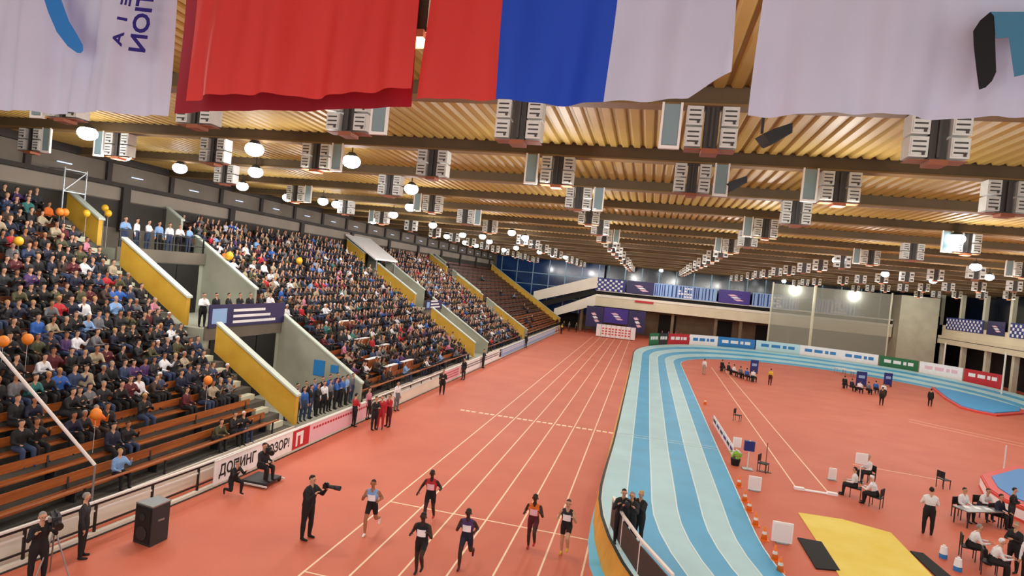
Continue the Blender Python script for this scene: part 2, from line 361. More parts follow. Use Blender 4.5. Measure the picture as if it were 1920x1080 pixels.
# ================================================================== LAMPS
def floodlight(p, label, power=1.0, vis=True):
    # lamp head hung under the roof: bracket, housing, lens and its light
    r = thing('floodlight', label, 'lamp', p, 0, 'floodlights under the roof')
    MB().cyl((0, 0, .1), (0, 0, CZ - p[2]), .025, n=6).build('bracket', 'charcoal', r)
    MB().cyl((0, 0, -.02), (0, 0, .14), .26, .12, 14).build('housing', 'charcoal', r)
    MB().ball((0, 0, -.2), (.34, .34, .26), 14, 8).build('lens', 'lamp', r, True)
    l = bpy.data.lights.new('lamp_and_fill_light', 'SPOT'); l.energy = LAMP_POWER * power; l.shadow_soft_size = .35; l.color = (1, .98, .95); l.spot_size = 2.9; l.spot_blend = .6
    lo = bpy.data.objects.new('lamp_and_fill_light', l); COL.objects.link(lo); lo.parent = r; lo.location = (0, 0, -.5)
    return r
LZ = 12.6
lp = [(165, 240), (232, 283), (338, 308), (478, 270), (480, 315), (455, 343), (540, 365), (660, 293), (772, 347), (770, 383), (632, 378), (700, 410), (838, 440), (960, 432), (985, 442), (1000, 455),
      (1795, 440), (1830, 495), (1570, 483), (1660, 510), (1750, 523), (1855, 515), (1240, 505), (1412, 530), (1470, 525),
      (606, 372), (738, 398), (812, 418), (868, 437), (893, 458), (918, 450), (945, 466), (1012, 470), (1036, 476), (905, 440), (872, 452), (968, 462), (1060, 480), (1150, 462)]
names = ['hung lowest over the packed block', 'beside the packed block', 'above the first tunnel']
for k, (x, y) in enumerate(lp):
    p = G(x, y, LZ)
    if p.y > 108: continue
    side = 'left' if x < 1100 else 'right'
    floodlight(p, 'glowing round floodlight, %s lamp from the left under the roof' % nth(sorted(lp).index((x, y))), 1.0 if k < 25 else .3)
for k, (x, y) in enumerate([(-20, 1), (20, 1), (24, 14), (24, 30), (-25, 12), (-9, -4.5), (-2, -4.5), (5, -4.5)]):  # lamps added out of view to brighten the near hall and the flags
    floodlight((x, y, LZ), 'added unseen floodlight over the near end, %s' % nth(k), 5.2 if y < 0 else 1.0)
#@@PART2
# ================================================================== PEOPLE
def V(*a): return Vector(a).normalized()
def capsule(mb, p0, r0, p1, r1, n=8):
    a, b = Vector(p0), Vector(p1); d = (b - a); L = d.length
    d = d.normalized() if L > 1e-6 else Vector((0, 0, 1)); u = Vector((0, 0, 1)) if abs(d.z) < .9 else Vector((1, 0, 0)); x = d.cross(u).normalized(); y = d.cross(x)
    rings = [(a - d * r0 * .8, r0 * .55), (a, r0), (b, r1), (b + d * r1 * .8, r1 * .55)]
    vs = [a - d * r0]
    for c, r in rings: vs += [c + (x * math.cos(2 * math.pi * k / n) + y * math.sin(2 * math.pi * k / n)) * r for k in range(n)]
    vs.append(b + d * r1); fs = []
    for k in range(n):
        fs.append((0, 1 + (k + 1) % n, 1 + k)); fs.append((len(vs) - 1, 1 + 3 * n + k, 1 + 3 * n + (k + 1) % n))
        for q in range(3): i = 1 + q * n; fs.append((i + k, i + (k + 1) % n, i + n + (k + 1) % n, i + n + k))
    mb.add(vs, fs)
# a pose: directions of torso, upper arms, forearms, thighs, shins (person faces -Y, left side is +X)
POSES = dict(
    run_a=dict(t=V(0, -.16, 1), ual=V(.35, .55, -.8), fal=V(-.1, -.95, .05), uar=V(-.35, -.25, -.9), far=V(.25, -.75, .6), thl=V(.06, .25, -.97), shl=V(0, .95, -.3), thr=V(-.06, -.42, -.9), shr=V(0, .1, -1)),
    run_b=dict(t=V(0, -.14, 1), ual=V(.4, -.3, -.9), fal=V(-.2, -.7, .65), uar=V(-.4, .5, -.8), far=V(.05, -.95, .1), thl=V(.05, -.8, -.55), shl=V(0, .5, -.87), thr=V(-.04, .05, -1), shr=V(0, .22, -.97)),
    run_c=dict(t=V(0, -.12, 1), ual=V(.5, .35, -.8), fal=V(.1, -.9, .2), uar=V(-.55, .1, -.85), far=V(-.1, -.75, -.3), thl=V(.03, .1, -1), shl=V(0, .55, -.8), thr=V(-.05, -.3, -.95), shr=V(-.02, .04, -1)),
    stand=dict(t=V(0, .02, 1), ual=V(.22, 0, -1), fal=V(.05, -.25, -1), uar=V(-.22, 0, -1), far=V(-.05, -.25, -1), thl=V(.07, 0, -1), shl=V(0, .03, -1), thr=V(-.07, 0, -1), shr=V(0, .03, -1)),
    fold=dict(t=V(0, -.03, 1), ual=V(.3, -.3, -.9), fal=V(-.75, -.6, .25), uar=V(-.3, -.3, -.9), far=V(.75, -.6, .2), thl=V(.08, 0, -1), shl=V(0, .03, -1), thr=V(-.08, 0, -1), shr=V(0, .03, -1)),
    shoot=dict(t=V(0, -.05, 1), ual=V(.25, -.75, -.6), fal=V(-.3, -.65, .75), uar=V(-.4, -.45, -.75), far=V(.35, -.6, .75), thl=V(.09, -.08, -1), shl=V(0, .05, -1), thr=V(-.09, .05, -1), shr=V(0, .03, -1)),
    sit=dict(t=V(0, -.1, 1), ual=V(.22, -.2, -1), fal=V(-.25, -.9, -.1), uar=V(-.22, -.2, -1), far=V(.25, -.9, -.1), thl=V(.12, -1, -.02), shl=V(0, -.03, -1), thr=V(-.12, -1, -.02), shr=V(0, -.03, -1)),
    sit_lean=dict(t=V(.04, -.42, 1), ual=V(.2, -.45, -.85), fal=V(-.35, -.8, .15), uar=V(-.2, -.45, -.85), far=V(.35, -.8, .15), thl=V(.14, -1, -.02), shl=V(0, .05, -1), thr=V(-.14, -1, -.02), shr=V(0, -.1, -1)),
    sit_clap=dict(t=V(0, -.05, 1), ual=V(.3, -.5, -.75), fal=V(-.55, -.6, .55), uar=V(-.3, -.5, -.75), far=V(.55, -.6, .55), thl=V(.1, -1, -.02), shl=V(0, 0, -1), thr=V(-.1, -1, -.02), shr=V(0, 0, -1)),
    sit_phone=dict(t=V(-.05, -.12, 1), ual=V(.28, -.55, -.6), fal=V(-.2, -.55, .85), uar=V(-.22, -.2, -1), far=V(.3, -.9, -.1), thl=V(.12, -1, -.02), shl=V(0, -.03, -1), thr=V(-.12, -1, -.02), shr=V(0, -.03, -1)),
    kneel=dict(t=V(0, -.35, 1), ual=V(.2, -.7, -.6), fal=V(-.2, -.7, .6), uar=V(-.25, -.6, -.65), far=V(.25, -.6, .7), thl=V(.1, -.9, -.15), shl=V(0, .1, -1), thr=V(-.15, -.35, -.95), shr=V(0, 1, -.1)),
)
def skeleton(pose, jk=1.0):
    q = POSES[pose]; B = []
    pel = Vector((0, 0, .95)); nk = pel + q['t'] * .50; side = Vector((1, 0, 0)); fw = Vector((0, -1, 0))
    ch = pel + q['t'] * .36; be = pel + q['t'] * .18
    for s in (-1, 1):
        B.append((pel + side * s * .07, .105 * jk, be + side * s * .055, .095 * jk, 'pelvis'))
        B.append((be + side * s * .055, .10 * jk, ch + side * s * .085, .112 * jk, 'chest'))
        B.append((ch + side * s * .08, .11 * jk, nk + side * s * .10 - q['t'] * .05, .075 * jk, 'chest'))
    B.append((nk - q['t'] * .03, .062, nk + q['t'] * .09, .055, 'neck'))
    hd = nk + q['t'] * .06 + Vector((0, -.02, .13))
    B.append((hd + Vector((0, -.012, -.055)), .062, hd + Vector((0, -.005, .04)), .088, 'head'))
    B.append((hd + Vector((0, .03, .045)), .088, hd + Vector((0, .005, .062)), .086, 'hair'))
    ends = {}
    for s, k in ((1, 'l'), (-1, 'r')):
        sh = nk + side * s * .175 - q['t'] * .065
        el = sh + q['ua' + k] * .285; wr = el + q['fa' + k] * .25
        B.append((sh, .062 * jk, el, .044 * jk, 'uarm')); B.append((el, .043 * jk, wr, .031 * jk, 'farm'))
        hand = wr + q['fa' + k] * .07; B.append((wr + q['fa' + k] * .02, .032, hand, .036, 'hand')); ends['hand' + k] = (wr, q['fa' + k])
        hp = pel + side * s * .09 - Vector((0, 0, .03)); kn = hp + q['th' + k] * .43; an = kn + q['sh' + k] * .42
        mid = hp.lerp(kn, .55)
        g = 1.0 if jk < 1.08 else 1.22; B.append((hp, .1 * g, mid, .082 * g, 'thigh')); B.append((mid, .08 * g, kn, .06 * g, 'knee')); B.append((kn, .06 * g, kn.lerp(an, .35), .062 * g, 'shin')); B.append((kn.lerp(an, .35), .061 * g, an, .042 * g, 'shin'))
        fd = fw if abs(q['sh' + k].z) > .6 else (fw * .3 + Vector((0, .3, -1))).normalized()
        B.append((an + Vector((0, .02, -.035)), .042, an + fd * .16 + Vector((0, 0, -.045)), .036, 'foot'))
    return B, hd, ends, pel, q['t']
def remeshed(mb, voxel, dec=None):
    me = mb.mesh('tmp', []); o = bpy.data.objects.new('tmp', me); COL.objects.link(o)
    r = o.modifiers.new('r', 'REMESH'); r.mode = 'VOXEL'; r.voxel_size = voxel
    s = o.modifiers.new('s', 'SMOOTH'); s.factor = .5; s.iterations = 2
    if dec: d = o.modifiers.new('d', 'DECIMATE'); d.ratio = dec
    t = o.modifiers.new('t', 'TRIANGULATE') if dec else None
    dg = bpy.context.evaluated_depsgraph_get(); out = bpy.data.meshes.new_from_object(o.evaluated_get(dg)); bpy.data.objects.remove(o); bpy.data.meshes.remove(me)
    return out
def regions(me, B):
    n = len(me.polygons); c = np.empty(n * 3); me.polygons.foreach_get('center', c); c = c.reshape(n, 3); D = []
    for p0, r0, p1, r1, _ in B:
        a, b = np.array(p0), np.array(p1); d = b - a; t = np.clip(((c - a) @ d) / max(1e-9, d @ d), 0, 1)
        D.append(np.linalg.norm(c - a - t[:, None] * d, axis=1) - (r0 + (r1 - r0) * t))
    return np.argmin(np.array(D), axis=0)
def human_mesh(pose, look, voxel=.022, jk=1.0, fine=True):
    # look: region -> material; one continuous body surface, fingers and features rooted in it
    B, hd, ends, pel, tv = skeleton(pose, jk); mb = MB()
    for p0, r0, p1, r1, reg in B: capsule(mb, p0, r0, p1, r1)
    me = remeshed(mb, voxel); R = regions(me, B)
    mats = []; 
    def slot(m):
        if m not in mats: mats.append(m)
        return mats.index(m)
    mi = [slot(look[B[k][4]]) for k in R]
    ex = MB()
    if fine:
        sk, dk = slot(look['head']), slot('black')
        ex.add([hd + Vector(p) for p in ((-.016, -.07, -.03), (.016, -.07, -.03), (0, -.112, -.034), (0, -.075, .02))], [(0, 1, 2), (1, 3, 2), (3, 0, 2), (0, 3, 1)], sk)
        for s in (-1, 1):
            ex.ball(hd + Vector((s * .033, -.078, .008)), .011, 6, 4, dk); ex.ball(hd + Vector((s * .087, .005, -.005)), (.014, .024, .034), 6, 4, sk)
        ex.add([hd + Vector(p) for p in ((-.026, -.076, -.062), (.026, -.076, -.062), (.02, -.074, -.073), (-.02, -.074, -.073))], [(0, 1, 2, 3)], slot('terracotta'))
        for k, s in (('l', 1), ('r', -1)):
            wr, fa = ends['hand' + k]; u = Vector((0, 0, 1)) if abs(fa.z) < .8 else Vector((0, -1, 0)); ax = fa.cross(u).normalized(); up = ax.cross(fa)
            for f, ln in ((-1.5, .055), (-.5, .068), (.5, .072), (1.5, .062)):
                a = wr + fa * .08 + ax * f * .017; b = a + fa * ln * .6 - up * .008; c = b + fa * ln * .45 - up * .028
                ex.cyl(a, b, .0088, .0082, 5, sk); ex.cyl(b, c, .0084, .0072, 5, sk)
            a = wr + fa * .03 + ax * .028 * s; b = a + (fa * .6 + ax * s * .8) * .045; ex.cyl(a, b, .011, .009, 5, sk); ex.cyl(b, b + fa * .035, .0092, .008, 5, sk)
    nv, npoly = len(me.vertices), len(me.polygons)
    co = np.empty(nv * 3); me.vertices.foreach_get('co', co); vs = co.reshape(nv, 3).tolist()
    fs = [tuple(p.vertices) for p in me.polygons]; bpy.data.meshes.remove(me)
    fs += [tuple(i + nv for i in f) for f in ex.f]; vs += [tuple(v) for v in ex.v]; mi += ex.m
    z0 = min(v[2] for v in vs); vs = [(v[0], v[1], v[2] - z0) for v in vs]
    out = bpy.data.meshes.new('person'); out.from_pydata(vs, [], fs)
    for m in mats: out.materials.append(MATS[m])
    out.polygons.foreach_set('material_index', mi); out.polygons.foreach_set('use_smooth', [True] * len(fs))
    return out, z0, hd - Vector((0, 0, z0)), pel - Vector((0, 0, z0)), tv
for nme, h in dict(skin_light='#c99a7c', skin_tan='#a8714f', skin_dark='#3b241a', hair_dark='#1a1411', hair_brown='#3b281b', hair_grey='#8d8984', hair_blond='#b8935a',
                   c_black='#101013', c_charcoal='#232428', c_navy='#171c34', c_brown='#3b2a20', c_grey='#6b6c70', c_beige='#a89a80', c_white='#e6e6ea', c_red='#b3202a', c_blue='#2b5fb0',
                   c_teal='#2c6f6d', c_purple='#4a2f63', c_pink='#c77c93', c_orange='#dd6a1e', c_lime='#8ccf3a', c_olive='#4b4a30', c_sky='#7fa6d6', c_maroon='#551420', c_yellow='#d8b92c', c_denim='#2e3d5c').items():
    mat(nme, h, .75, noise=.12, scale=9)
def look(top='c_black', bottom='c_black', shoe='c_black', skin='skin_light', hair='hair_dark', arms=True, forearm=True, legs=True):
    return dict(head=skin, neck=skin, hand=skin, hair=hair, chest=top, pelvis=bottom if legs is not None else top, uarm=top if arms else skin, farm=top if forearm and arms else skin,
                thigh=bottom, knee=bottom if legs else skin, shin=bottom if legs else skin, foot=shoe)
def person(px, label, pose, lk, rz=0, z=0.0, loc=None, jk=1.05, scale=1.0, voxel=.022, group=None, bib=None):
    # px = pixel of the feet in the photograph's frame, turned into a place on the floor
    p = Vector(loc) if loc is not None else G(px[0], px[1], z)
    me, z0, hd, pel, tv = human_mesh(pose, lk, voxel, jk)
    o = obj('person', me, None, p); o.rotation_euler = (0, 0, rz); o.scale = (scale,) * 3
    tag(o, label, 'person', group)
    if bib:
        c = pel + tv * .27; n = Vector((0, -1, tv.y)).normalized(); ex, ey = Vector((1, 0, 0)), tv; b = MB(); vs = []
        for v in (-.1, .1):
            for u in (-.12, -.06, 0, .06, .12): vs.append(c + ex * u + ey * v + Vector((0, -.128 * jk - .012 + abs(u) ** 2 * 2.2, 0)))
        b.add(vs, [(k, k + 1, k + 6, k + 5) for k in range(4)]); b.build('race_bib', bib, o)
    return o
# ---- six sprinters
person((693, 1001), 'sprinter in white and blue vest, black shorts and white shoes, leftmost lane', 'run_a', look('c_sky', 'c_black', 'white', 'skin_tan', 'hair_dark', False, False, False), .12, jk=1.05, bib='paper_white', scale=1.04, group='sprinters on the straight')
person((803, 978), 'sprinter in red vest with pink number, behind the black-clad sprinter', 'run_c', look('c_red', 'c_black', 'c_red', 'skin_dark', 'hair_dark', False, False, False), .1, jk=1.05, bib='ad_pink', scale=1.04, group='sprinters on the straight')
person((785, 1078), 'sprinter all in black with white number, in front of the red vest', 'run_b', look('c_black', 'c_black', 'c_black', 'skin_dark', 'hair_dark', False, False, False), .08, jk=1.05, bib='paper_white', scale=1.04, group='sprinters on the straight')
person((870, 1064), 'sprinter in dark purple vest, navy shorts and white number, third lane line', 'run_a', look('c_purple', 'c_navy', 'c_maroon', 'skin_dark', 'hair_dark', False, False, False), .05, jk=1.05, bib='paper_white', scale=1.04, group='sprinters on the straight')
person((995, 1030), 'sprinter in orange vest and dark maroon shorts', 'run_b', look('c_orange', 'c_maroon', 'c_red', 'skin_dark', 'hair_dark', False, False, False), 0, jk=1.05, bib='ad_pink', scale=1.04, group='sprinters on the straight')
person((1057, 1041), 'pale sprinter in white and dark vest, black shorts and yellow shoes', 'run_b', look('c_charcoal', 'c_black', 'c_yellow', 'skin_light', 'hair_brown', False, False, False), -.05, jk=1.05, bib='paper_white', scale=1.04, group='sprinters on the straight')
# ---- photographers and crew beside the track
def camera_thing(loc, rz, label, lens=.34, s=1.0):
    r = thing('photo_camera', label, 'camera', loc, rz)
    MB().box(-.075 * s, .075 * s, -.05 * s, .05 * s, -.055 * s, .055 * s).box(-.03 * s, .03 * s, -.04 * s, .04 * s, .055 * s, .085 * s).build('body', 'black_gloss', r)
    b = MB().cyl((0, -.05 * s, 0), (0, -.05 * s - lens * .6, 0), .045 * s, .05 * s, 12); b.cyl((0, -.05 * s - lens * .6, 0), (0, -.05 * s - lens, 0), .058 * s, .064 * s, 12); b.build('lens', 'charcoal', r, True)
    MB().cyl((0, -.05 * s - lens * .98, 0), (0, -.055 * s - lens, 0), .055 * s, .055 * s, 12).build('lens_glass', 'glass_dark', r)
    return r
pp = person((573, 1010), 'photographer all in black standing on the red track aiming a long lens', 'shoot', look('c_black', 'c_black', 'c_black'), math.pi / 2 - .1, jk=1.4, scale=1.12)
camera_thing(pp.location + Vector((.5, .02, 1.72)), math.pi / 2, 'black camera with pale long lens held by the lone photographer', .42, 1.2)
person((434, 928), 'crouching crew member in black at the fence under the slogan banner', 'kneel', look('c_black', 'c_black'), 1.3, jk=1.25, scale=.84)
person((488, 897), 'camera operator in dark jacket seated on a rolling dolly', 'sit', look('c_charcoal', 'c_black'), 1.4, z=.25, jk=1.15)
person((152, 1046), 'cameraman in dark clothes standing at the near rail', 'stand', look('c_charcoal', 'c_black', hair='hair_grey'), 2.2, jk=1.15)
person((68, 1092), 'cameraman bent over a tripod camera in the near corner', 'shoot', look('c_black', 'c_black', hair='hair_grey'), 1.2, jk=1.15)
for k, (x, y, t, b, lb) in enumerate(((700, 806, 'c_black', 'c_black', 'person in black jacket before the pink banner'), (712, 804, 'c_red', 'c_red', 'person in bright red tracksuit, first of the red pair'), (727, 800, 'c_red', 'c_maroon', 'person in red tracksuit with dark trousers, second of the red pair'),
     (688, 786, 'c_pink', 'c_black', 'person in pink jacket leaning at the pink banner'), (662, 800, 'c_red', 'c_black', 'person in red top and black trousers by the fence'), (742, 770, 'c_white', 'c_grey', 'person in white coat behind the red tracksuits'), (828, 740, 'c_black', 'c_black', 'photographer in black at the fence past the red tracksuits'),
     (868, 712, 'c_black', 'c_charcoal', 'steward in black by the pink trackside board'), (905, 690, 'c_charcoal', 'c_black', 'steward in charcoal coat farther along the fence'), (985, 652, 'c_black', 'c_black', 'small dark figure near the end of the fence'), (1052, 626, 'c_yellow', 'c_black', 'steward in yellow vest at the far fence end'))):
    person((x, y), lb, 'stand' if k % 2 else 'fold', look(t, b), (1.2, .3, -.5, 1.5, 2.6)[k % 5], jk=1.1, voxel=.03)
# tripod camera, dolly
def tripod(loc, h, label, head='video'):
    r = thing('camera_tripod', label, 'tripod', loc)
    for k in range(3):
        a = 2 * math.pi * k / 3 + .4; MB().cyl((math.cos(a) * .42, math.sin(a) * .42, 0), (0, 0, h), .018, .022, 6).build('leg', 'steel' if head == 'video' else 'charcoal', r)
    MB().cyl((0, 0, h - .1), (0, 0, h + .12), .05, .06, 8).build('pan_head', 'black', r)
    MB().bar((0, 0, h + .1), (-.35, -.4, h - .05), .025, .025).build('pan_handle', 'black', r)
    return r
def video_camera(loc, rz, label):
    r = thing('video_camera', label, 'camera', loc, rz)
    MB().box(-.09, .09, -.2, .28, 0, .24).build('body', 'charcoal', r); MB().cyl((0, -.2, .12), (0, -.52, .12), .075, .095, 12).build('lens', 'black_gloss', r)
    MB().bar((0, -.12, .3), (0, .2, .3), .03, .03).bar((0, -.12, .22), (0, -.12, .3), .03, .03).bar((0, .2, .22), (0, .2, .3), .03, .03).build('handle', 'black', r)
    MB().box(-.16, -.1, -.12, .0, .12, .22).build('viewfinder', 'steel', r); return r
tp = G(95, 1085); tripod(tp, 1.25, 'metal tripod in the near corner below the railing'); video_camera(tp + Vector((0, 0, 1.37)), 1.0, 'broadcast camera on the tripod in the near corner')
d = G(490, 905); r = thing('camera_dolly', 'low black camera dolly on a pale frame under the slogan banner', 'dolly', d)
MB().box(-.5, .5, -.5, .5, .12, .2).build('deck', 'charcoal', r)
for a in (-.55, .55): MB().bar((-.6, a, .1), (.6, a, .1), .05, .05).build('side_tube', 'rail_white', r)
for a in (-.45, .45):
    for b in (-.45, .45): MB().cyl((a - .03, b, .08), (a + .03, b, .08), .08, n=10).build('wheel', 'black', r)
MB().cyl((.2, -.1, .2), (.2, -.1, 1.2), .06, n=10).build('column', 'charcoal', r)
video_camera(d + Vector((.2, -.1, 1.2)), .9, 'dark broadcast camera on the dolly column')
# ---- loudspeaker on the floor
sp = G(283, 1014); r = thing('loudspeaker', 'black trapezoid loudspeaker standing on the red floor by the railing', 'loudspeaker', sp, -.15)
MB().prism([(-.34, -.30), (.34, -.30), (.26, .32), (-.26, .32)], 'z', .0, 1.12).build('cabinet', 'charcoal', r)
MB().prism([(-.34, -.305), (.34, -.305), (.27, .33), (-.27, .33)], 'z', 1.12, 1.16).build('lid', 'steel', r)
MB().box(-.29, .29, -.325, -.302, .08, 1.06).build('grille', 'black', r); MB().cyl((0, -.33, .34), (0, -.345, .34), .2, n=16).build('woofer', 'charcoal', r); MB().cyl((0, -.33, .8), (0, -.345, .8), .1, n=14).build('horn', 'charcoal', r)
for s in (-1, 1): MB().bar((s * .325, -.1, .7), (s * .325, .1, .7), .03, .05).build('handle', 'steel', r)

# ---- railing along the stand
def fence_x(y): return -14.5 if y > 22 else -14.5 - .005 * (22 - y) ** 2
FY = [10.5 + 1.9 * k for k in range(50)]
rail = thing('railing', 'dark metal railing with pale top rail along the foot of the stand', 'railing', (0, 0, 0))
for y in FY: MB().box(fence_x(y) - .03, fence_x(y) + .03, y - .03, y + .03, 0, .98).build('post', 'rail_dark', rail)
for z, wd, ht, m in ((1.0, .1, .05, 'rail_white'), (.93, .05, .07, 'rail_dark'), (.74, .045, .05, 'rail_white'), (.3, .045, .05, 'rail_dark')):
    b = MB()
    for a, c in zip(FY[:-1], FY[1:]): b.bar((fence_x(a), a, z), (fence_x(c), c, z), wd, ht)
    b.build('rail', m, rail)
b = MB()
for a, c in zip(FY[:-1], FY[1:]): b.bar((fence_x(a), a, .06), (fence_x(c), c, .06), .14, .12)
b.build('kerb', 'cream_white', rail)
b = MB()
for a, c in zip(FY[:-1], FY[1:]): b.bar((fence_x(a) + .1, a, .01), (fence_x(c) + .1, c, .01), .08, .02)
b.build('kerb_base', 'rail_dark', rail)
XF = -14.42
def trackside(y0, y1, m, label, z0=.14, z1=.98, text=None, tm='black', size=.5, extra=None, fit=None):
    r = thing('trackside_board', label, 'banner', (XF, y0, 0), 0, 'boards hung on the railing')
    MB().box(0, .03, 0, y1 - y0, z0, z1).build('panel', m, r); MB().box(-.01, .045, 0, y1 - y0, z1, z1 + .04).build('top_edge', 'rail_white', r)
    if text: text_obj('lettering', text, size, tm, r, frame((.034, (y1 - y0) / 2, (z0 + z1) / 2), (0, 1, 0), (0, 0, 1)), .002, fit=(fit or y1 - y0 - .5, (z1 - z0) * .62))
    if extra: extra(r, y1 - y0, z0, z1)
    return r
ya, yb, yc, yd = AX(398, 912, XF).y, AX(545, 850, XF).y, AX(577, 835, XF).y, AX(690, 785, XF).y
trackside(ya, yb, 'paper_white', 'white board with black anti-doping slogan on the railing', text='ДОПИНГ - ПОЗОР!', size=.6)
def logo(r, L, z0, z1): MB().box(.031, .035, L * .3, L * .62, z0 + .55, z1 - .12).box(.031, .035, L * .46, L * .62, z0 + .12, z1 - .3).box(.031, .035, L * .2, L * .3, z0 + .1, z1 - .12).build('emblem', 'paper_white', r)
trackside(yb, yc, 'ad_red', 'red board with a white figure beside the slogan board', extra=logo)
def stripes(m, rows=3):
    def f(r, L, z0, z1):
        for k in range(rows):
            b = MB(); z = z1 - .16 - k * .2; y = .3
            while y < L - .5: b.box(.031, .035, y, y + .17, z - .11, z); y += .25
            b.build('lettering', m, r)
    return f
trackside(yc, yd, 'ad_pink', 'long pink board with red lettering past the red board', extra=stripes('ad_red', 1))
trackside(AX(830, 715, XF).y, AX(862, 700, XF).y, 'ad_pink', 'pink and red board far along the railing', extra=stripes('ad_red', 3))
trackside(AX(700, 780, XF).y, AX(822, 722, XF).y, 'cream_white', 'plain cream board between the red tracksuits and the far pink board', z1=.7)
trackside(AX(940, 665, XF).y, AX(1040, 625, XF).y, 'banner_blue', 'pale blue board at the far end of the railing', extra=stripes('white', 2))
trackside(AX(868, 700, XF).y, AX(935, 668, XF).y, 'paper_white', 'white board with dark marks before the far blue board', extra=stripes('charcoal', 2))

# ================================================================== STAND: benches and spectators
SUPM = MB().prism([(-.7, 0), (-.4, 0), (-.4, .32), (-.7, .32), (-.72, .72), (-.77, .72), (-.74, 0)], 'y', 0, .06).mesh('support', 'charcoal'); DSUPM = MB().box(-.12, -.06, 0, .05, 0, .52).mesh('desk_support', 'charcoal')
def bench(row, si, ya, yb):
    x = xs(row); z = zs(row)
    r = thing('bench', 'long brown wooden bench, %s row, %s block of the stand' % (nth(row), nth(si)), 'bench', (x, ya, z), 0, 'wooden benches in the stand')
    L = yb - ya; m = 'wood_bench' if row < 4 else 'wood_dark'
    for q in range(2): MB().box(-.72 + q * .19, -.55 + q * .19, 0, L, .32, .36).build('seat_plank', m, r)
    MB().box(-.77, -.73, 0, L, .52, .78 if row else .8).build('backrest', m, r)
    ny = max(2, int(L / 2.4)); ys = [.3 + k * (L - .6) / (ny - 1) for k in range(ny)]
    for y in ys: obj('support', SUPM, r, (0, y, 0))
    if row == 0:
        for q in range(2): MB().box(-.16 + q * .1, -.07 + q * .1, 0, L, .52 + q * .02, .55 + q * .02).build('desk_plank', m, r)
        for y in ys: obj('desk_support', DSUPM, r, (0, y, 0))
AISLE = {0: 1.2, 1: 1.05, 2: .95, 3: 0}
for si, (ya, yb) in enumerate(SECT):
    for row in range(ROWS): bench(row, si, ya + .1, yb - AISLE[si] - .05)
TOPS = [('c_black', 27), ('c_charcoal', 17), ('c_navy', 10), ('c_brown', 8), ('c_grey', 8), ('c_olive', 5), ('c_beige', 5), ('c_white', 7), ('c_red', 2.5), ('c_blue', 2.8), ('c_sky', 2.2), ('c_teal', 1.6), ('c_purple', 2), ('c_pink', .9), ('c_maroon', 3), ('c_denim', 4), ('c_orange', .06)]
HAIRS = [('hair_dark', 38), ('hair_brown', 26), ('hair_grey', 12), ('hair_blond', 12), ('c_black', 6), ('c_white', 4), ('c_red', 1.5), ('c_navy', 2)]
HNAME = dict(hair_dark='dark hair', hair_brown='brown hair', hair_grey='grey hair', hair_blond='fair hair', c_black='black cap', c_white='white cap', c_red='red cap', c_navy='navy cap')
CNAME = lambda c: {'c_sky': 'light blue', 'c_denim': 'denim blue'}.get(c, c[2:])
def pick(t): return random.choices([a for a, _ in t], [b for _, b in t])[0]
seats = []                                                  # (x, y, z, row, section)
for si, (ya, yb) in enumerate(SECT):
    y1 = yb - AISLE[si] - .35; n = int((y1 - ya - .3) / .5)
    for row in range(ROWS):
        for k in range(n):
            y = y1 - k * .5
            if si == 0: pr = (.10, .22, .62, .85)[row] if row < 4 else .93
            elif si == 1: pr = (.35, .62)[row] if row < 2 else (.93 if not (y < 37 and row < 7) else .6)
            elif si == 2: pr = .93 if row > 0 else .5
            else: pr = .012
            if row == 0 and si == 0 and y < 15: pr = .05
            if random.random() < pr: seats.append((xs(row) - .50 + random.uniform(-.05, .05), y + random.uniform(-.07, .07), zs(row), row, si, k))
def inframe(p):
    v = Vector(p) - Vector((0, 0, CAMH)); c = (v.dot(_R), v.dot(_U), v.dot(_F))
    if c[2] < 1: return False
    x, y = 960 + FPX * c[0] / c[2], 540 - FPX * c[1] / c[2]; return -25 < x < 1945 and -20 < y < 1100
seats = [s for s in seats if inframe((s[0], s[1], s[2] + .9))]
seats.sort(key=lambda s: (Vector(s[:3]) - Vector((0, 0, CAMH))).length)
NEAR = 285
SPOSE = ['sit', 'sit_lean', 'sit_clap', 'sit_phone']
gen = dict(head=0, neck=0, hand=0, hair=1, chest=2, pelvis=2, uarm=2, farm=2, thigh=3, knee=3, shin=3, foot=3)
TEMPL = []
for ps in SPOSE:
    B, hd, ends, pel, tv = skeleton(ps, 1.2); mb = MB()
    for p0, r0, p1, r1, reg in B: capsule(mb, p0, r0, p1, r1)
    me = remeshed(mb, .034); R = regions(me, B); co = np.empty(len(me.vertices) * 3); me.vertices.foreach_get('co', co)
    z0 = co.reshape(-1, 3)[:, 2].min(); me.transform(Matrix.Translation((0, 0, -z0)))
    for k in range(4): me.materials.append(MATS['c_black'])
    me.polygons.foreach_set('material_index', [gen[B[k][4]] for k in R]); me.polygons.foreach_set('use_smooth', [True] * len(me.polygons)); me.name = 'spectator'
    lo = remeshed(mb, .045, .16); Rl = regions(lo, B); lo.transform(Matrix.Translation((0, 0, -z0)))
    n = len(lo.vertices); c = np.empty(n * 3); lo.vertices.foreach_get('co', c); tri = np.empty(len(lo.polygons) * 3, int); lo.polygons.foreach_get('vertices', tri)
    TEMPL.append((me, c.reshape(-1, 3), tri.reshape(-1, 3), np.array([gen[B[k][4]] for k in Rl])))
BOT = [('c_black', 50), ('c_denim', 25), ('c_charcoal', 20), ('c_brown', 5)]
used = {}
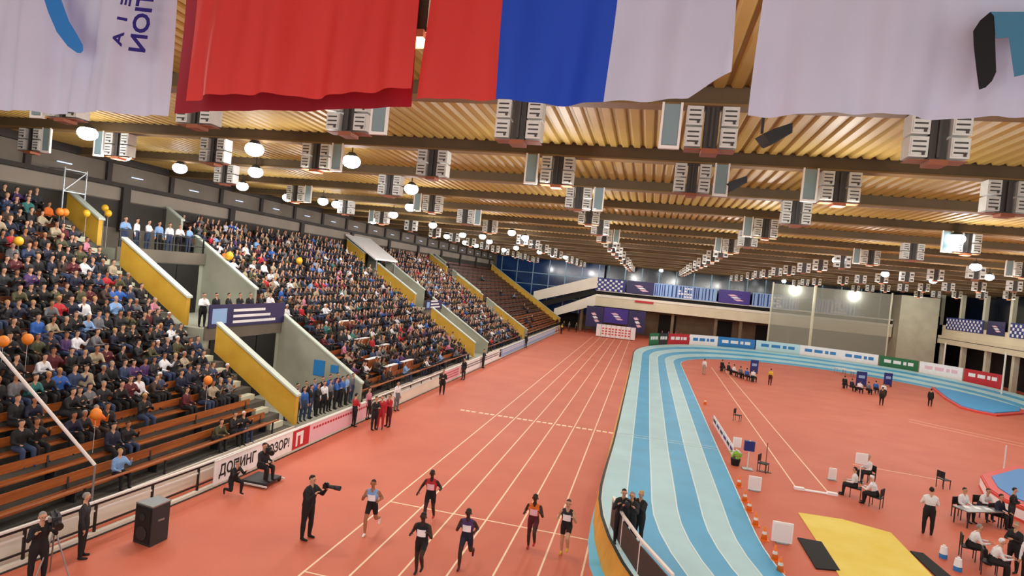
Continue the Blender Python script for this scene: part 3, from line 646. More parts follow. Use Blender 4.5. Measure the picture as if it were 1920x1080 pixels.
for (x, y, z, row, si, k) in seats[:NEAR]:
    pi = random.randrange(4); o = obj('person', TEMPL[pi][0], None, (x, y, z)); o.rotation_euler = (0, 0, math.pi / 2 + random.uniform(-.35, .35)); s = random.uniform(.93, 1.05); o.scale = (s, s, s)
    top, hair = pick(TOPS), pick(HAIRS)
    for q, m in enumerate((random.choice(['skin_light', 'skin_light', 'skin_tan']), hair, top, pick(BOT))): o.material_slots[q].link = 'OBJECT'; o.material_slots[q].material = MATS[m]
    ref = 'yellow parapet' if si == 0 else 'far parapet'
    tag(o, 'seated spectator in %s, %s, %s row up, %s seat from %s' % (CNAME(top), HNAME[hair], nth(row), nth(k), ref), 'person', 'spectators seated in the stand')
vs, fs, cs = [], [], []; off = 0
for (x, y, z, row, si, k) in seats[NEAR:]:
    me, c, tri, reg = TEMPL[random.randrange(4)]; a = math.pi / 2 + random.uniform(-.35, .35); s = random.uniform(.93, 1.05)
    ca, sa = math.cos(a) * s, math.sin(a) * s
    vs.append(np.stack([c[:, 0] * ca - c[:, 1] * sa + x, c[:, 0] * sa + c[:, 1] * ca + y, c[:, 2] * s + z], 1)); fs.append(tri + off); off += len(c)
    pal = np.array([MATS_RGB for MATS_RGB in (lin({'skin_light': '#d0a184', 'skin_tan': '#b07a58'}[random.choice(['skin_light', 'skin_light', 'skin_tan'])]),) + tuple(HEX[q] for q in (pick(HAIRS), pick(TOPS), pick(BOT)))])
    cs.append(np.repeat(pal[reg], 3, axis=0))
vs, fs, cs = np.concatenate(vs), np.concatenate(fs), np.concatenate(cs)
me = bpy.data.meshes.new('crowd'); me.from_pydata(vs.tolist(), [], fs.tolist())
at = me.color_attributes.new('cloth', 'FLOAT_COLOR', 'CORNER'); at.data.foreach_set('color', cs.astype(np.float32).ravel())
me.polygons.foreach_set('use_smooth', [True] * len(me.polygons))
cm = bpy.data.materials.new('crowd_cloth'); cm.use_nodes = True; b_ = cm.node_tree.nodes['Principled BSDF']; b_.inputs['Roughness'].default_value = .8
an = cm.node_tree.nodes.new('ShaderNodeVertexColor'); an.layer_name = 'cloth'; cm.node_tree.links.new(an.outputs[0], b_.inputs['Base Color']); me.materials.append(cm)
o = obj('crowd', me); tag(o, 'dense crowd of dark-clad spectators filling the farther stand seats', 'crowd', kind='stuff')
print('SEATS', len(seats), 'tris', len(fs))
# ================================================================== CEILING FITTINGS
UX = [.95 + 4.35 * k for k in range(-6, 11)]
def louvre_box():
    b = MB().box(-.2, .2, -.24, .24, -.24, .24, 0)
    b.box(-.17, .17, -.262, -.24, -.2, .2, 0)
    for k in range(3): b.box(-.14, .14, -.272, -.262, -.14 + k * .12, -.10 + k * .12, 1)
    b.box(.06, .12, -.29, -.262, -.2, -.13, 1)
    return b
LB = louvre_box().mesh('louvre_box', ['unit_grey', 'unit_dark'])
SUP = MB().box(-.17, .17, -.12, .2, -.55, .55).box(-.03, .03, -.2, -.12, -.5, .5).mesh('support', ['unit_dark'])
PLT = MB().box(-.2, .2, -.28, .2, -.12, .0).box(-.62, .62, -.22, .22, -.02, .0).mesh('base_plate', 'terracotta')
SID = MB().box(-.2, .2, -.22, -.16, -.52, .52).mesh('side_glass', 'unit_glass')
SFR = MB().box(-.26, -.2, -.24, -.14, -.56, .56).box(.2, .26, -.24, -.14, -.56, .56).box(-.26, .26, -.24, -.14, -.62, -.54).mesh('side_frame', 'rail_white')
ALL = MB()
for s in (-1, 1):
    for z in (-.27, .27): ALL.box(s * .43 - .2, s * .43 + .2, -.26, .24, z - .24, z + .24, 0).box(s * .43 - .13, s * .43 + .13, -.27, -.26, z - .12, z + .05, 1)
ALL.box(-.17, .17, -.12, .2, -.55, .55, 1).box(-.2, .2, -.28, .2, -.68, -.56, 2)
ALLM = ALL.mesh('ceiling_fixture', ['unit_grey', 'unit_dark', 'terracotta'])
def fill_point(parent, off, power):  # added point light floating below a box, brightens ceiling and floor
    l = bpy.data.lights.new('lamp_and_fill_light', 'POINT'); l.energy = power; l.shadow_soft_size = .3; l.color = (1, .97, .92)
    lo = bpy.data.objects.new('lamp_and_fill_light', l); COL.objects.link(lo); lo.parent = parent; lo.location = off
def fixture(x, y, bi, ci, full, side):
    z = CZ - .47 - .46
    if full:
        lab = 'grey double floodlight box on the %s beam, %s from the left wall' % (nth(bi), nth(ci))
        r = thing('ceiling_fixture', lab, 'light fixture', (x, y, z), 0, 'double floodlight boxes on the roof beams'); r.scale = (.86,) * 3
        for s in (-1, 1):
            for q in (-.27, .27): obj('louvre_box', LB, r, (s * .43, 0, q))
        obj('support', SUP, r); obj('base_plate', PLT, r, (0, 0, -.56))
        if side:
            p = obj('side_glass', SID, r, (side * 1.0, 0, .02)); obj('side_frame', SFR, p)
    else:
        r = obj('ceiling_fixture', ALLM, None, (x, y, z)); r.scale = (.86,) * 3
        tag(r, 'distant grey double floodlight box among rows on the far roof beams', 'light fixture', 'distant double floodlight boxes')
    return r
vis_i = 0
for bi, y in enumerate(BEAMS):
    if bi < 1 or y > 112: continue
    yy = y + .12
    for ci, x in enumerate(UX):
        vis = inframe((x, yy, 12.1)) or inframe((x + .9, yy, 12.1)) or inframe((x - .9, yy, 12.1))
        lit = ci % 2 == 1 and bi % 2 == 1
        if (bi == 1 or bi > 3) and ci % 2 == 0: continue
        if y > 105 and x > 18: continue
        if not vis and not lit: continue
        if bi > 6 and random.random() < .12 and not lit: continue
        side = 1 if (ci * 7 + bi) % 3 == 0 else (-1 if (ci + bi) % 4 == 0 else 0)
        if x > 3: side = -1 if (ci + bi) % 2 == 0 else 0
        r = fixture(x + random.uniform(-.1, .1), yy, bi, ci, y < 45, side)
        if lit: fill_point(r, (0, -.1, -1.3), UNIT_POWER)
        if y < 40 and x > -2 and ci % 2 == 0 and vis:
            h = thing('hanging_loudspeaker', 'black angled loudspeaker hung by the %s beam, %s column' % (nth(bi), nth(ci)), 'loudspeaker', (x + 1.3, yy, 12.15), .3, 'black loudspeakers under the roof')
            MB().cyl((-.25, 0, .05), (-.25, 0, CZ - 12.15 - .45), .03, n=6).build('bracket', 'charcoal', h)
            MB().prism([(-.3, -.02), (-.12, -.2), (.32, .12), (.3, .3), (-.1, .12)], 'y', -.2, .2).build('cabinet', 'black', h)
            MB().prism([(-.14, -.2), (-.1, -.22), (.34, .1), (.32, .13)], 'y', -.17, .17).build('grille', 'charcoal', h)
# ================================================================== FLAGS
def cloth(x0, x1, y, top, bot, fold, mats, colf=None, nx=60, nz=26, xcut=None, amp=.05, ph=0.0):
    # bot(u) bottom height, fold lines run down the cloth
    vs, fs, mi = [], [], []
    for j in range(nz + 1):
        v = j / nz
        for i in range(nx + 1):
            u = i / nx; zb = bot(u); z = top + (zb - top) * v
            d = amp * (.35 + .65 * v) * (math.sin(u * fold * 6.28 + ph + v * 1.1) + .55 * math.sin(u * fold * 2.3 * 6.28 + 1.3 + ph * 2 - v * 1.7) + .3 * math.sin(u * fold * 4.9 * 6.28 + v * 4))
            vs.append((x0 + (x1 - x0) * u + .02 * math.sin(v * 5 + u * 9) * v, y + d, z))
    for j in range(nz):
        for i in range(nx): a = j * (nx + 1) + i; fs.append((a, a + 1, a + nx + 2, a + nx + 1)); mi.append(colf((i + .5) / nx) if colf else 0)
    return vs, fs, mi
def flag_part(name, data, m, parent, keep=None):
    vs, fs, mi = data; b = MB(); b.add(vs, [f for f, k in zip(fs, mi) if keep is None or k == keep])
    me = b.mesh(name, m, True); o = obj(name, me, parent); return o
FYY, FT = 5.0, 12.2
def flag(label, x0, x1):
    r = thing('hanging_flag', label, 'flag', (0, 0, 0), 0, 'flags hung side by side under the roof')
    MB().cyl((x0 - .05, FYY, FT), (x1 + .05, FYY, FT), .025, n=8).build('rod', 'steel', r)
    for x in (x0 + .2, x1 - .2): MB().cyl((x, FYY, FT), (x, FYY, CZ - .08), .008, n=5).build('cord', 'steel', r)
    return r
f1 = flag('white flag with blue swoosh and mirrored navy lettering', -7.35, -4.76)
flag_part('cloth', cloth(-7.35, -4.8, FYY, FT, lambda u: 9.80 + .05 * u, 2.2, None, amp=.06), 'flag_white', f1)
b = MB(); path = [(85, -60, 20), (92, -20, 26), (104, 15, 27), (118, 50, 25), (136, 76, 22), (150, 92, 14), (154, 97, 5)]
P = [AY(x, y, FYY - .16) for x, y, _ in path]; W = [q * 5 / 1130 * .8 for *_, q in path]
vs = []
for k, p in enumerate(P):
    d = (P[min(k + 1, len(P) - 1)] - P[max(k - 1, 0)]).normalized(); n_ = Vector((d.z, 0, -d.x)); vs += [p + n_ * W[k], p - n_ * W[k]]
b.add(vs, [(2 * k, 2 * k + 1, 2 * k + 3, 2 * k + 2) for k in range(len(P) - 1)]); b.build('swoosh', 'logo_blue', f1)
# lettering reads downwards and is seen from the back
pt = AY(270, 12, FYY - .16); text_obj('lettering', 'RATION', .24, 'ink_navy', f1, frame(pt, (-.09, 0, -1), (-1, 0, .09)) @ Matrix.Diagonal((1, 1, 1, 1)), .002, sx=1.0, fit=(.87, .2))
pt = AY(228, 40, FYY - .16); text_obj('lettering', 'E  I  A', .10, 'ink_navy', f1, frame(pt, (-.16, 0, -1), (-1, 0, .16)), .002, fit=(.48, .12))
f2 = flag('plain red flag with maroon hem', -4.68, -2.2)
flag_part('cloth', cloth(-4.62, -2.2, FYY, FT, lambda u: 10.02 + .13 * u, 1.6, None, amp=.085, ph=.7), 'flag_red', f2)
flag_part('hem', cloth(-4.96, -2.34, FYY + .3, 11.9, lambda u: 9.95 + .14 * u, 1.6, None, amp=.03, ph=.7, nz=8), 'flag_maroon', f2)
f3 = flag('red, blue and white striped flag hung on its side', -2.12, .42)
dat = cloth(-2.12, .44, FYY, FT, lambda u: 10.07 + .07 * u + (.25 * max(0, u - .88) / .12 if u > .88 else 0), 1.5, None, colf=lambda u: 0 if u < .265 else 1 if u < .63 else 2, amp=.075, ph=2.1)
for k, m in enumerate(('flag_red', 'flag_blue', 'flag_white')): flag_part('stripe', dat, m, f3, k)
f4 = flag('pale white flag with a black and teal letter shape', .64, 3.3)
flag_part('cloth', cloth(.64, 3.3, FYY, FT, lambda u: 10.06 + .06 * u, 2.0, None, amp=.065, ph=.2), 'flag_white', f4)
def patch(name, pts, m, off): MB().prism([(AY(x, y, FYY - off).x, AY(x, y, FYY - off).z) for x, y in pts], 'y', FYY - off, FYY - off + .003).build(name, m, f4)
patch('letter_black', [(1825, 58), (1838, 38), (1857, 22), (1866, 30), (1866, 78), (1868, 135), (1860, 152), (1848, 164), (1836, 168), (1831, 130), (1826, 85)], 'black', .16)
patch('letter_teal', [(1857, 22), (1990, 22), (1990, 66), (1930, 68), (1928, 138), (1902, 144), (1892, 70), (1868, 72), (1866, 60), (1864, 30)], 'logo_teal', .165)

# ================================================================== INFIELD
def chair(loc, rz, label, seat='black', group=None):
    r = thing('chair', label, 'chair', loc, rz, group)
    MB().box(-.23, .23, -.22, .22, .43, .47).build('seat', seat, r); MB().box(-.22, .22, .2, .24, .55, .88).build('backrest', seat, r)
    for s in (-1, 1):
        MB().bar((s * .2, -.2, 0), (s * .2, -.2, .43), .03, .03).build('leg', 'charcoal', r); MB().bar((s * .2, .22, 0), (s * .2, .23, .88), .03, .03).build('leg', 'charcoal', r)
    return r
def seated(px, rz, label, top, bottom='c_black', hair='hair_grey', pose='sit', chairlab=None, scale=1.04):
    p = G(*px); o = person(None, label, pose, look(top, bottom, hair=hair, forearm=True), rz, loc=p, jk=1.18, voxel=.026, scale=scale)
    if chairlab: chair(p + Vector((-math.sin(rz) * .03, math.cos(rz) * .03, 0)), rz, chairlab)
    return o
# sand pit and its covers
pit = MB().prism([(6.9, 16), (10.1, 16), (10.3, 26.7), (8.7, 27.35), (7.0, 27.25)], 'z', 0, .03)
r = pit.build('sand_pit', 'sand_yellow'); tag(r, 'long yellow landing pit lying across the red infield', 'sand pit')
r = MB().prism([(6.3, 21.7), (7.08, 21.9), (7.12, 24.25), (6.3, 24.25)], 'z', 0, .05).build('rubber_mat', 'mat_black'); tag(r, 'black rubber mat at the blue track side of the pit', 'mat')
r = MB().prism([(10.35, 21.6), (11.0, 21.6), (10.75, 24.95), (10.32, 24.95)], 'z', 0, .05).build('rubber_mat', 'mat_black'); tag(r, 'black rubber mat on the officials side of the pit', 'mat')
tb = thing('takeoff_board', 'white takeoff board with box ends across the runway', 'board', (0, 0, 0))
a, b_ = G(1498, 918), G(1560, 928); MB().bar(a + Vector((0, 0, .03)), b_ + Vector((0, 0, .03)), .2, .05).build('plank', 'paper_white', tb)
for p in (a, b_):
    MB().box(p.x - .22, p.x + .22, p.y - .12, p.y + .12, 0, .12).build('end_box', 'paper_white', tb)
# officials by the runway
seated((1601, 932), -1.9, 'official in white shirt seated at the runway, facing the board', 'c_white', hair='hair_dark', chairlab='black chair under the official facing the takeoff board')
seated((1640, 950), -2.2, 'official in white shirt and cap seated with back turned, nearest the pit', 'c_white', hair='c_white', pose='sit_lean', chairlab='black chair under the official nearest the pit')
seated((1626, 904), -1.2, 'official in white shirt seated behind the white display', 'c_white', hair='hair_grey', chairlab='black chair behind the white display')
def display(px, label, wd, ht, pole, tilt=0, rz=0):
    p = G(*px); r = thing('display_board', label, 'scoreboard', p, rz)
    MB().box(-wd / 2, wd / 2, -.03, .05, pole, pole + ht).build('panel', 'paper_white', r); MB().box(-wd / 2 + .05, wd / 2 - .05, -.036, -.03, pole + .06, pole + ht - .06).build('screen_face', 'white', r)
    if pole > .1: MB().cyl((0, .02, 0), (0, .02, pole), .025, n=6).build('pole', 'rail_white', r)
    MB().box(-.2, .2, -.15, .2, 0, .03).build('foot', 'steel', r); return r
display((1611, 905), 'white square display on a pale pole beside the seated officials', .55, .55, .95)
display((1560, 900), 'small white card marker on the red floor by the board', .35, .55, .05)
display((1380, 850), 'white clock box standing next to the blue box', .45, .55, .35)
display((1414, 920), 'white wind gauge box on the red floor by the track', .55, .62, .03)
display((1465, 1018), 'large white box marker by the orange cones', .7, .72, .03)
def cone(px, label):
    p = G(*px); r = thing('traffic_cone', label, 'cone', p, 0, 'orange cones along the track edge')
    MB().box(-.16, .16, -.16, .16, 0, .03).build('base', 'cone_orange', r); MB().cyl((0, 0, .03), (0, 0, .5), .12, .03, 12).build('body', 'cone_orange', r, True)
    MB().cyl((0, 0, .22), (0, 0, .32), .088, .066, 12).build('band', 'rail_white', r)
for k, px in enumerate([(1322, 758), (1385, 912), (1396, 940), (1404, 958), (1416, 985), (1432, 1012), (1452, 1050), (1462, 1072)]): cone(px, 'orange traffic cone at the inner track edge, %s counted towards the camera' % nth(k))
# low white barrier of six boards
for k in range(6):
    a, b_ = G(1337 + k * 6.2, 795 + k * 10.5), G(1337 + (k + .9) * 6.2, 795 + (k + .9) * 10.5)
    r = thing('lap_board', 'white low advertising board by the track, %s of six from the far end' % nth(k), 'board', a, 0, 'low white boards beside the inner track edge')
    d = b_ - a; MB().bar((0, 0, .32), (d.x, d.y, .32), .04, .56).build('panel', 'paper_white', r); MB().bar((d.x * .1 - .025, d.y * .1, .34), (d.x * .9 - .025, d.y * .9, .34), .01, .18).build('print', ('charcoal', 'purple')[k % 2], r)
    for t in (.1, .9): MB().bar((d.x * t, d.y * t, 0), (d.x * t + .3, d.y * t, .0), .04, .06).build('foot', 'charcoal', r)
for px, lab in (((1382, 790), 'small black chair beyond the white boards'), ((1430, 885), 'small black chair by the blue box'), ((1768, 915), 'empty black chair between the runway and the landing bed')):
    chair(G(*px), 2.0 if px[0] > 1700 else 1.1, lab)
p = G(1401, 880); r = thing('measuring_post', 'pale pole with blue box on the red infield', 'pole', p)
MB().cyl((0, 0, 0), (0, 0, 1.5), .035, n=8).build('pole', 'rail_white', r); MB().box(-.25, .25, -.05, .2, .95, 1.45).build('box', 'banner_navy', r); MB().box(-.25, .25, -.25, .25, 0, .04).build('base', 'steel', r)
p = G(1434, 885); r = thing('marker_pole', 'thin brown pole on a flat foot beside the small chair', 'pole', p); MB().cyl((0, 0, 0), (0, 0, 1.5), .018, n=6).build('pole', 'wood_dark', r); MB().box(-.3, .3, -.1, .1, 0, .03).build('base', 'wood_dark', r)
r = thing('flower_pot', 'dark planter with pale flowers at the track edge', 'plant', G(1378, 872)); MB().cyl((0, 0, 0), (0, 0, .35), .2, .26, 10).build('pot', 'black', r)
b = MB()
for k in range(26): t = random.uniform(0, 6.28); q = random.uniform(.05, .28); b.ball((math.cos(t) * q, math.sin(t) * q, .4 + random.uniform(0, .3)), .06, 5, 4)
b.build('foliage', 'c_lime', r); b = MB()
for k in range(8): t = random.uniform(0, 6.28); q = random.uniform(.05, .25); b.ball((math.cos(t) * q, math.sin(t) * q, .66 + random.uniform(0, .1)), .05, 5, 4)
b.build('blossom', 'paper_white', r)
person((1738, 1002), 'official in white shirt and black trousers standing with back turned', 'fold', look('c_white', 'c_black', hair='hair_dark'), 2.9, jk=1.15, scale=1.08)
# table with officials at the landing bed
p = G(1832, 985); r = thing('judges_table', 'low grey table with papers in front of the landing bed', 'table', p, .45)
MB().box(-1.0, 1.0, -.35, .35, .68, .72).build('tabletop', 'steel', r)
for sx in (-.9, .9):
    for sy in (-.3, .3): MB().bar((sx, sy, 0), (sx, sy, .68), .04, .04).build('leg', 'charcoal', r)
for k in range(3): q = MB().box(p.x - .6 + k * .45, p.x - .35 + k * .45, p.y - .2 + k * .12, p.y + .1 + k * .12, .72, .728).build('paper_sheet', 'paper_white'); tag(q, 'white paper sheet on the grey table, %s from the left' % nth(k), 'paper')
seated((1800, 972), .5, 'official in white shirt at the far left of the grey table', 'c_white', hair='hair_dark', chairlab='black chair at the far left of the grey table')
seated((1838, 968), .3, 'official in white shirt at the middle of the grey table', 'c_white', hair='hair_brown', pose='sit_lean', chairlab='black chair at the middle of the grey table')
seated((1868, 985), .6, 'official in navy jacket at the end of the grey table', 'c_navy', hair='hair_dark', chairlab='black chair at the end of the grey table')
person((1893, 990), 'athlete in black standing beside the landing bed', 'fold', look('c_black', 'c_charcoal', hair='hair_dark'), .9, jk=1.1)
seated((1815, 1048), 1.3, 'official in white shirt seated near the picture corner, facing the table', 'c_white', hair='hair_grey', pose='sit_lean', chairlab='black chair under the corner official facing the table')
seated((1855, 1078), 1.2, 'official in white shirt seated lowest in the corner', 'c_white', hair='c_white', pose='sit_lean', chairlab='black chair under the lowest corner official')
person((1897, 1072), 'man in black jacket standing at the right corner', 'fold', look('c_black', 'c_black', hair='hair_grey'), -1.0, jk=1.15)
person((1925, 1100), 'person in white shirt cut by the right picture edge', 'stand', look('c_white', 'c_black', hair='hair_grey'), -.8, jk=1.15)
for px, lab, m in (((1768, 1046), 'white and blue water bottle on the floor near the black mat', 'paper_white'), ((1795, 1070), 'white bottle with blue base beside the seated corner officials', 'paper_white')):
    r = thing('drink_cooler', lab, 'container', G(*px)); MB().cyl((0, 0, 0), (0, 0, .16), .13, n=12).build('base', 'ad_blue', r); MB().cyl((0, 0, .16), (0, 0, .42), .13, .10, 12).build('body', m, r); MB().cyl((0, 0, .42), (0, 0, .48), .05, n=8).build('cap', 'white', r)
# landing bed
lb = thing('landing_bed', 'thick landing bed with blue top, red rim and white side', 'mat', (0, 0, 0))
OUT = [G(x, y, .0).to_2d() for x, y in ((1836, 912), (1850, 940), (1880, 962), (1930, 985), (2060, 990), (2060, 905), (1900, 893))]
cx = sum((p.x for p in OUT)) / 7; cy = sum((p.y for p in OUT)) / 7
shr = lambda s: [(cx + (p.x - cx) * s, cy + (p.y - cy) * s) for p in OUT]
MB().prism(shr(1), 'z', 0, .5).build('side', 'paper_white', lb); MB().prism(shr(1.0), 'z', .5, .62).build('rim', 'mat_red', lb)
MB().prism(shr(.97), 'z', .62, .66).build('rim_top', 'mat_red', lb); MB().prism(shr(.78), 'z', .66, .70).build('top_cover', 'mat_blue', lb)
MB().prism(shr(1.012), 'z', .0, .1).build('bottom_band', 'mat_red', lb)
for px, lab, h in (((1880, 897), 'tall white upright standing at the landing bed', 1.9),):
    r = thing('high_jump_upright', lab, 'post', G(*px)); MB().cyl((0, 0, 0), (0, 0, h), .04, n=8).build('pole', 'rail_white', r); MB().box(-.2, .2, -.2, .2, 0, .03).build('base', 'steel', r)
# far blue bed with red rim
fb = thing('landing_mat', 'flat bright blue mat with red edge at the far bend', 'mat', (0, 0, 0))
Q = [G(x, y) for x, y in ((1745, 727), (1790, 731), (1832, 738), (1880, 752), (1922, 768), (1920, 777), (1868, 781), (1830, 774), (1800, 766), (1770, 748))]
c_ = sum(Q, Vector()) / len(Q); MB().prism([(q.x, q.y) for q in Q], 'z', 0, .16).build('rim', 'mat_red', fb); MB().prism([(c_.x + (q.x - c_.x) * .9, c_.y + (q.y - c_.y) * .9) for q in Q], 'z', .16, .24).build('cover', 'mat_cyan', fb)
# far infield groups
FC = ['c_black', 'c_navy', 'c_white', 'c_grey', 'c_blue', 'c_white', 'c_olive', 'c_black']
def far_group(pts, where, rz, g):
    for k, px in enumerate(pts):
        t = FC[k % 8]; person(px, 'small seated figure in %s %s, %s from the left' % (CNAME(t), where, nth(k)), 'sit', look(t, 'c_black'), rz + random.uniform(-.3, .3), jk=1.15, voxel=.04, group=g, scale=1.05)
far_group([(1352, 696), (1364, 702), (1374, 706), (1386, 710), (1398, 714), (1410, 716)], 'by the tall blue box', 2.2, 'seated figures by the blue box')
far_group([(1582, 728), (1595, 734), (1610, 738), (1626, 740), (1640, 738), (1655, 742)], 'between the two navy boards', 2.4, 'seated figures by the navy boards')
for a, b, lab in (((1352, 696), (1410, 716), 'low dark bench under the row of figures by the tall blue box'), ((1582, 728), (1655, 742), 'low dark bench under the far group between the navy boards')):
    a, b = G(*a), G(*b); d = b - a; nrm = Vector((d.y, -d.x, 0)).normalized(); r = thing('bench', lab, 'bench', a)
    MB().bar((-d.x * .05, -d.y * .05, .4), (d.x * 1.05, d.y * 1.05, .4), .34, .05).build('seat', 'charcoal', r)
    for t in (0, .33, .66, 1): MB().bar((d.x * t, d.y * t, 0), (d.x * t, d.y * t, .38), .06, .25).build('leg', 'charcoal', r)
def board(px, wd, ht, label, m='banner_navy'):
    r = thing('sign_board', label, 'board', G(*px), 0); MB().box(-wd / 2, wd / 2, 0, .1, .15, ht).build('panel', m, r); MB().box(-wd * .3, wd * .3, -.012, 0, ht * .55, ht * .75).build('print', 'banner_blue', r)
    for s in (-1, 1): MB().box(s * wd * .4 - .05, s * wd * .4 + .05, -.2, .3, 0, .15).build('foot', 'charcoal', r)
board((1413, 700), .9, 1.6, 'tall navy sign box in the far infield next to seated figures'); board((1614, 724), 1.1, 1.7, 'navy sign board behind the far seated group'); board((1664, 724), .9, 1.6, 'second navy sign board beyond the far seated group')
for px, lab, t, b in (((1443, 722), 'standing figure in yellow vest by the far runway', 'c_yellow', 'c_maroon'), ((1319, 702), 'standing figure in white at the inner far bend', 'c_white', 'c_beige'), ((1743, 762), 'standing figure in black by the flat blue mat', 'c_black', 'c_black'), ((1652, 760), 'figure in brown stooping near the second navy board', 'c_brown', 'c_black')):
    person(px, lab, 'stand', look(t, b), 2.5, jk=1.15, voxel=.035)
for k, (x, y) in enumerate([(1575, 700), (1590, 704), (1605, 707)]):
    r = thing('table', 'white folding table behind the far seated group, %s from the left' % nth(k), 'table', G(x, y), .2, 'white tables in the far infield'); MB().box(-.7, .7, -.35, .35, .7, .76).build('tabletop', 'paper_white', r)
    for sx in (-.6, .6):
        for sy in (-.3, .3): MB().bar((sx, sy, 0), (sx, sy, .7), .04, .04).build('leg', 'steel', r)
# ---- photographers behind the near railing of the bend
def bank(x, y):                                             # height of the track surface on the near bend
    R_ = math.hypot(21.3 - x, 24 - y) if y < 24 else 21.3 - x
    d = min(max(R_ - 16.5, 0), 6 * LW); e = min(1, .62 + .5 * (24 - y) / R_) if y < 24 else .62 * max(0, 1 - (y - 24) / 12)
    return .02 + BH * e * d / (6 * LW)
br = thing('bend_railing', 'white-topped railing with dark infill along the near banked bend', 'railing', (0, 0, 0))
pts = []
for y in (19.6, 18.0, 16.4, 14.6):
    R_ = 16.5 + 6 * LW - .12; x = 21.3 - math.sqrt(R_ ** 2 - (24 - y) ** 2); pts.append(Vector((x, y, bank(x, y))))
for a, c in zip(pts[:-1], pts[1:]):
    u = Vector((0, 0, 1.02)); MB().bar(a + u, c + u, .08, .06).build('top_rail', 'rail_white', br); u = Vector((0, 0, .5)); MB().bar(a + u, c + u, .03, .75).build('infill_panel', 'unit_dark', br)
for p in pts: MB().cyl(p, p + Vector((0, 0, 1.02)), .03, n=8).build('post', 'rail_white', br)
for k, (px, t, lab, rz) in enumerate((((1160, 1020), 'c_black', 'photographer in black by the bend railing, left of three', .2), ((1176, 1026), 'c_charcoal', 'photographer in charcoal by the bend railing, middle of three', -.2), ((1194, 1022), 'c_black', 'photographer in black coat by the bend railing, right of three', -.6))):
    z_ = .8
    for _ in range(6): q = G(px[0], px[1], z_); z_ = bank(q.x, q.y)
    person(None, lab, 'shoot', look(t, 'c_black', hair=('hair_dark', 'hair_grey', 'hair_blond')[k]), rz, loc=(q.x, q.y, z_), jk=1.3, scale=.96)
    camera_thing((q.x + .4 * math.sin(rz), q.y - .4 * math.cos(rz), z_ + 1.47), rz, 'black camera held by the %s photographer at the bend railing' % ('left', 'middle', 'right')[k], .22)

# ================================================================== FAR END DRESSING
def hang(name, x0, x1, y, z0, z1, m, label, pat=None):
    r = thing(name, label, 'banner', (x0, y, z0)); MB().box(0, x1 - x0, 0, .05, 0, z1 - z0).build('panel', m, r)
    L, H = x1 - x0, z1 - z0
    if pat == 'check':
        b = MB(); n = int(L / .5)
        for i in range(n):
            for j in range(int(H / .42)):
                if (i + j) % 2: b.box(i * .5 + .05, i * .5 + .45, -.02, 0, j * .42 + .1, j * .42 + .44)
        b.build('checker_print', 'white', r)
    if pat == 'bars':
        b = MB(); x = .2
        while x < L - .3: wd = random.uniform(.12, .3); b.box(x, x + wd, -.02, 0, .15, H - .15); x += wd + random.uniform(.15, .5)
        b.build('bar_print', 'banner_navy', r); b = MB()
        for i in range(5):
            for j in range(4):
                if random.random() < .6: b.box(L * .4 + i * .5, L * .4 + i * .5 + .35, -.03, 0, .2 + j * .5, .5 + j * .5)
        b.build('block_print', 'white', r)
    if pat == 'oval':
        for q in range(3):
            x, z = L * (.28 + .1 * q), H * (.66 - .16 * q); MB().prism([(x, z), (x + L * .2, z + H * .04), (x + L * .34, z - H * .06), (x + L * .12, z - H * .1)], 'y', -.02, 0).build('emblem_stroke', ('ad_pink', 'white', 'ad_pink')[q], r)
    return r
Yb = YF - .15; fx = lambda px, py: AY(px, py, Yb).x
for a, b, m, lab, pat in ((1117, 1172, 'banner_navy', 'navy checkered banner at the top of the far stairs', 'check'), (1176, 1226, 'purple_dark', 'dark purple banner with pale emblem, next to the checkered one', 'oval'), (1227, 1345, 'banner_blue', 'long pale blue banner with dark bars on the far balcony', 'bars'), (1350, 1408, 'purple', 'bright purple banner with pale emblem on the far balcony', 'oval'), (1414, 1500, 'banner_blue', 'pale blue banner with dark bars behind the net', 'bars'), (1530, 1612, 'banner_blue', 'washed blue banner with bars beside the net pole', 'bars')):  # the last banner is added in place of a bright blue glare
    hang('balcony_banner', fx(a, 530), fx(b, 545), Yb, 7.85, 10.2, m, lab, pat)
hang('balcony_banner', AY(1190, 570, Yb).x, AY(1225, 570, Yb).x, YF - .2, 6.35, 6.75, 'ad_red', 'small red strip banner on the far slab edge')
b1 = hang('start_banner', AY(1098, 600, 110).x, AY(1130, 600, 110).x, 110, 1.2, 4.9, 'purple_dark', 'dark purple banner left of the start gate', 'oval'); b2 = hang('start_banner', AY(1178, 600, 110).x, AY(1210, 600, 110).x, 110, 1.0, 4.9, 'purple_dark', 'dark purple banner right of the start gate', 'oval')
hang('start_banner', AY(1131, 600, 110.2).x, AY(1177, 600, 110.2).x, 110.2, 2.2, 4.9, 'purple', 'purple and white banner over the start gate', 'oval')
for o_ in [o for o in COL.objects if o.name.startswith('start_banner')]:
    pn = o_.children[0]; L_ = max(v.co.x for v in pn.data.vertices); zz = o_.location.z
    for x in (.1, L_ - .1): MB().box(x - .06, x + .06, .05, .15, -zz, 1.2).build('leg', 'charcoal', o_)
gx0, gx1 = G(1113, 634).x, G(1190, 640).x; gy = 103.5
r = thing('start_gate', 'white and pink padded board closing the end of the sprint straight', 'board', (gx0, gy, 0)); n = 8; wd = (gx1 - gx0) / n
for k in range(n): MB().box(k * wd + .03, (k + 1) * wd - .03, 0, .5, .15, 2.2).build('panel', 'paper_white', r); MB().box(k * wd + .3, k * wd + .4, 0, .5, 0, .15).build('foot', 'charcoal', r)
for q in range(3):
    for k in range(9): MB().box(wd * 1.2 + k * .55, wd * 1.2 + k * .55 + .34, -.015, 0, .55 + q * .45, .78 + q * .45).build('print_block', 'mat_red', r)
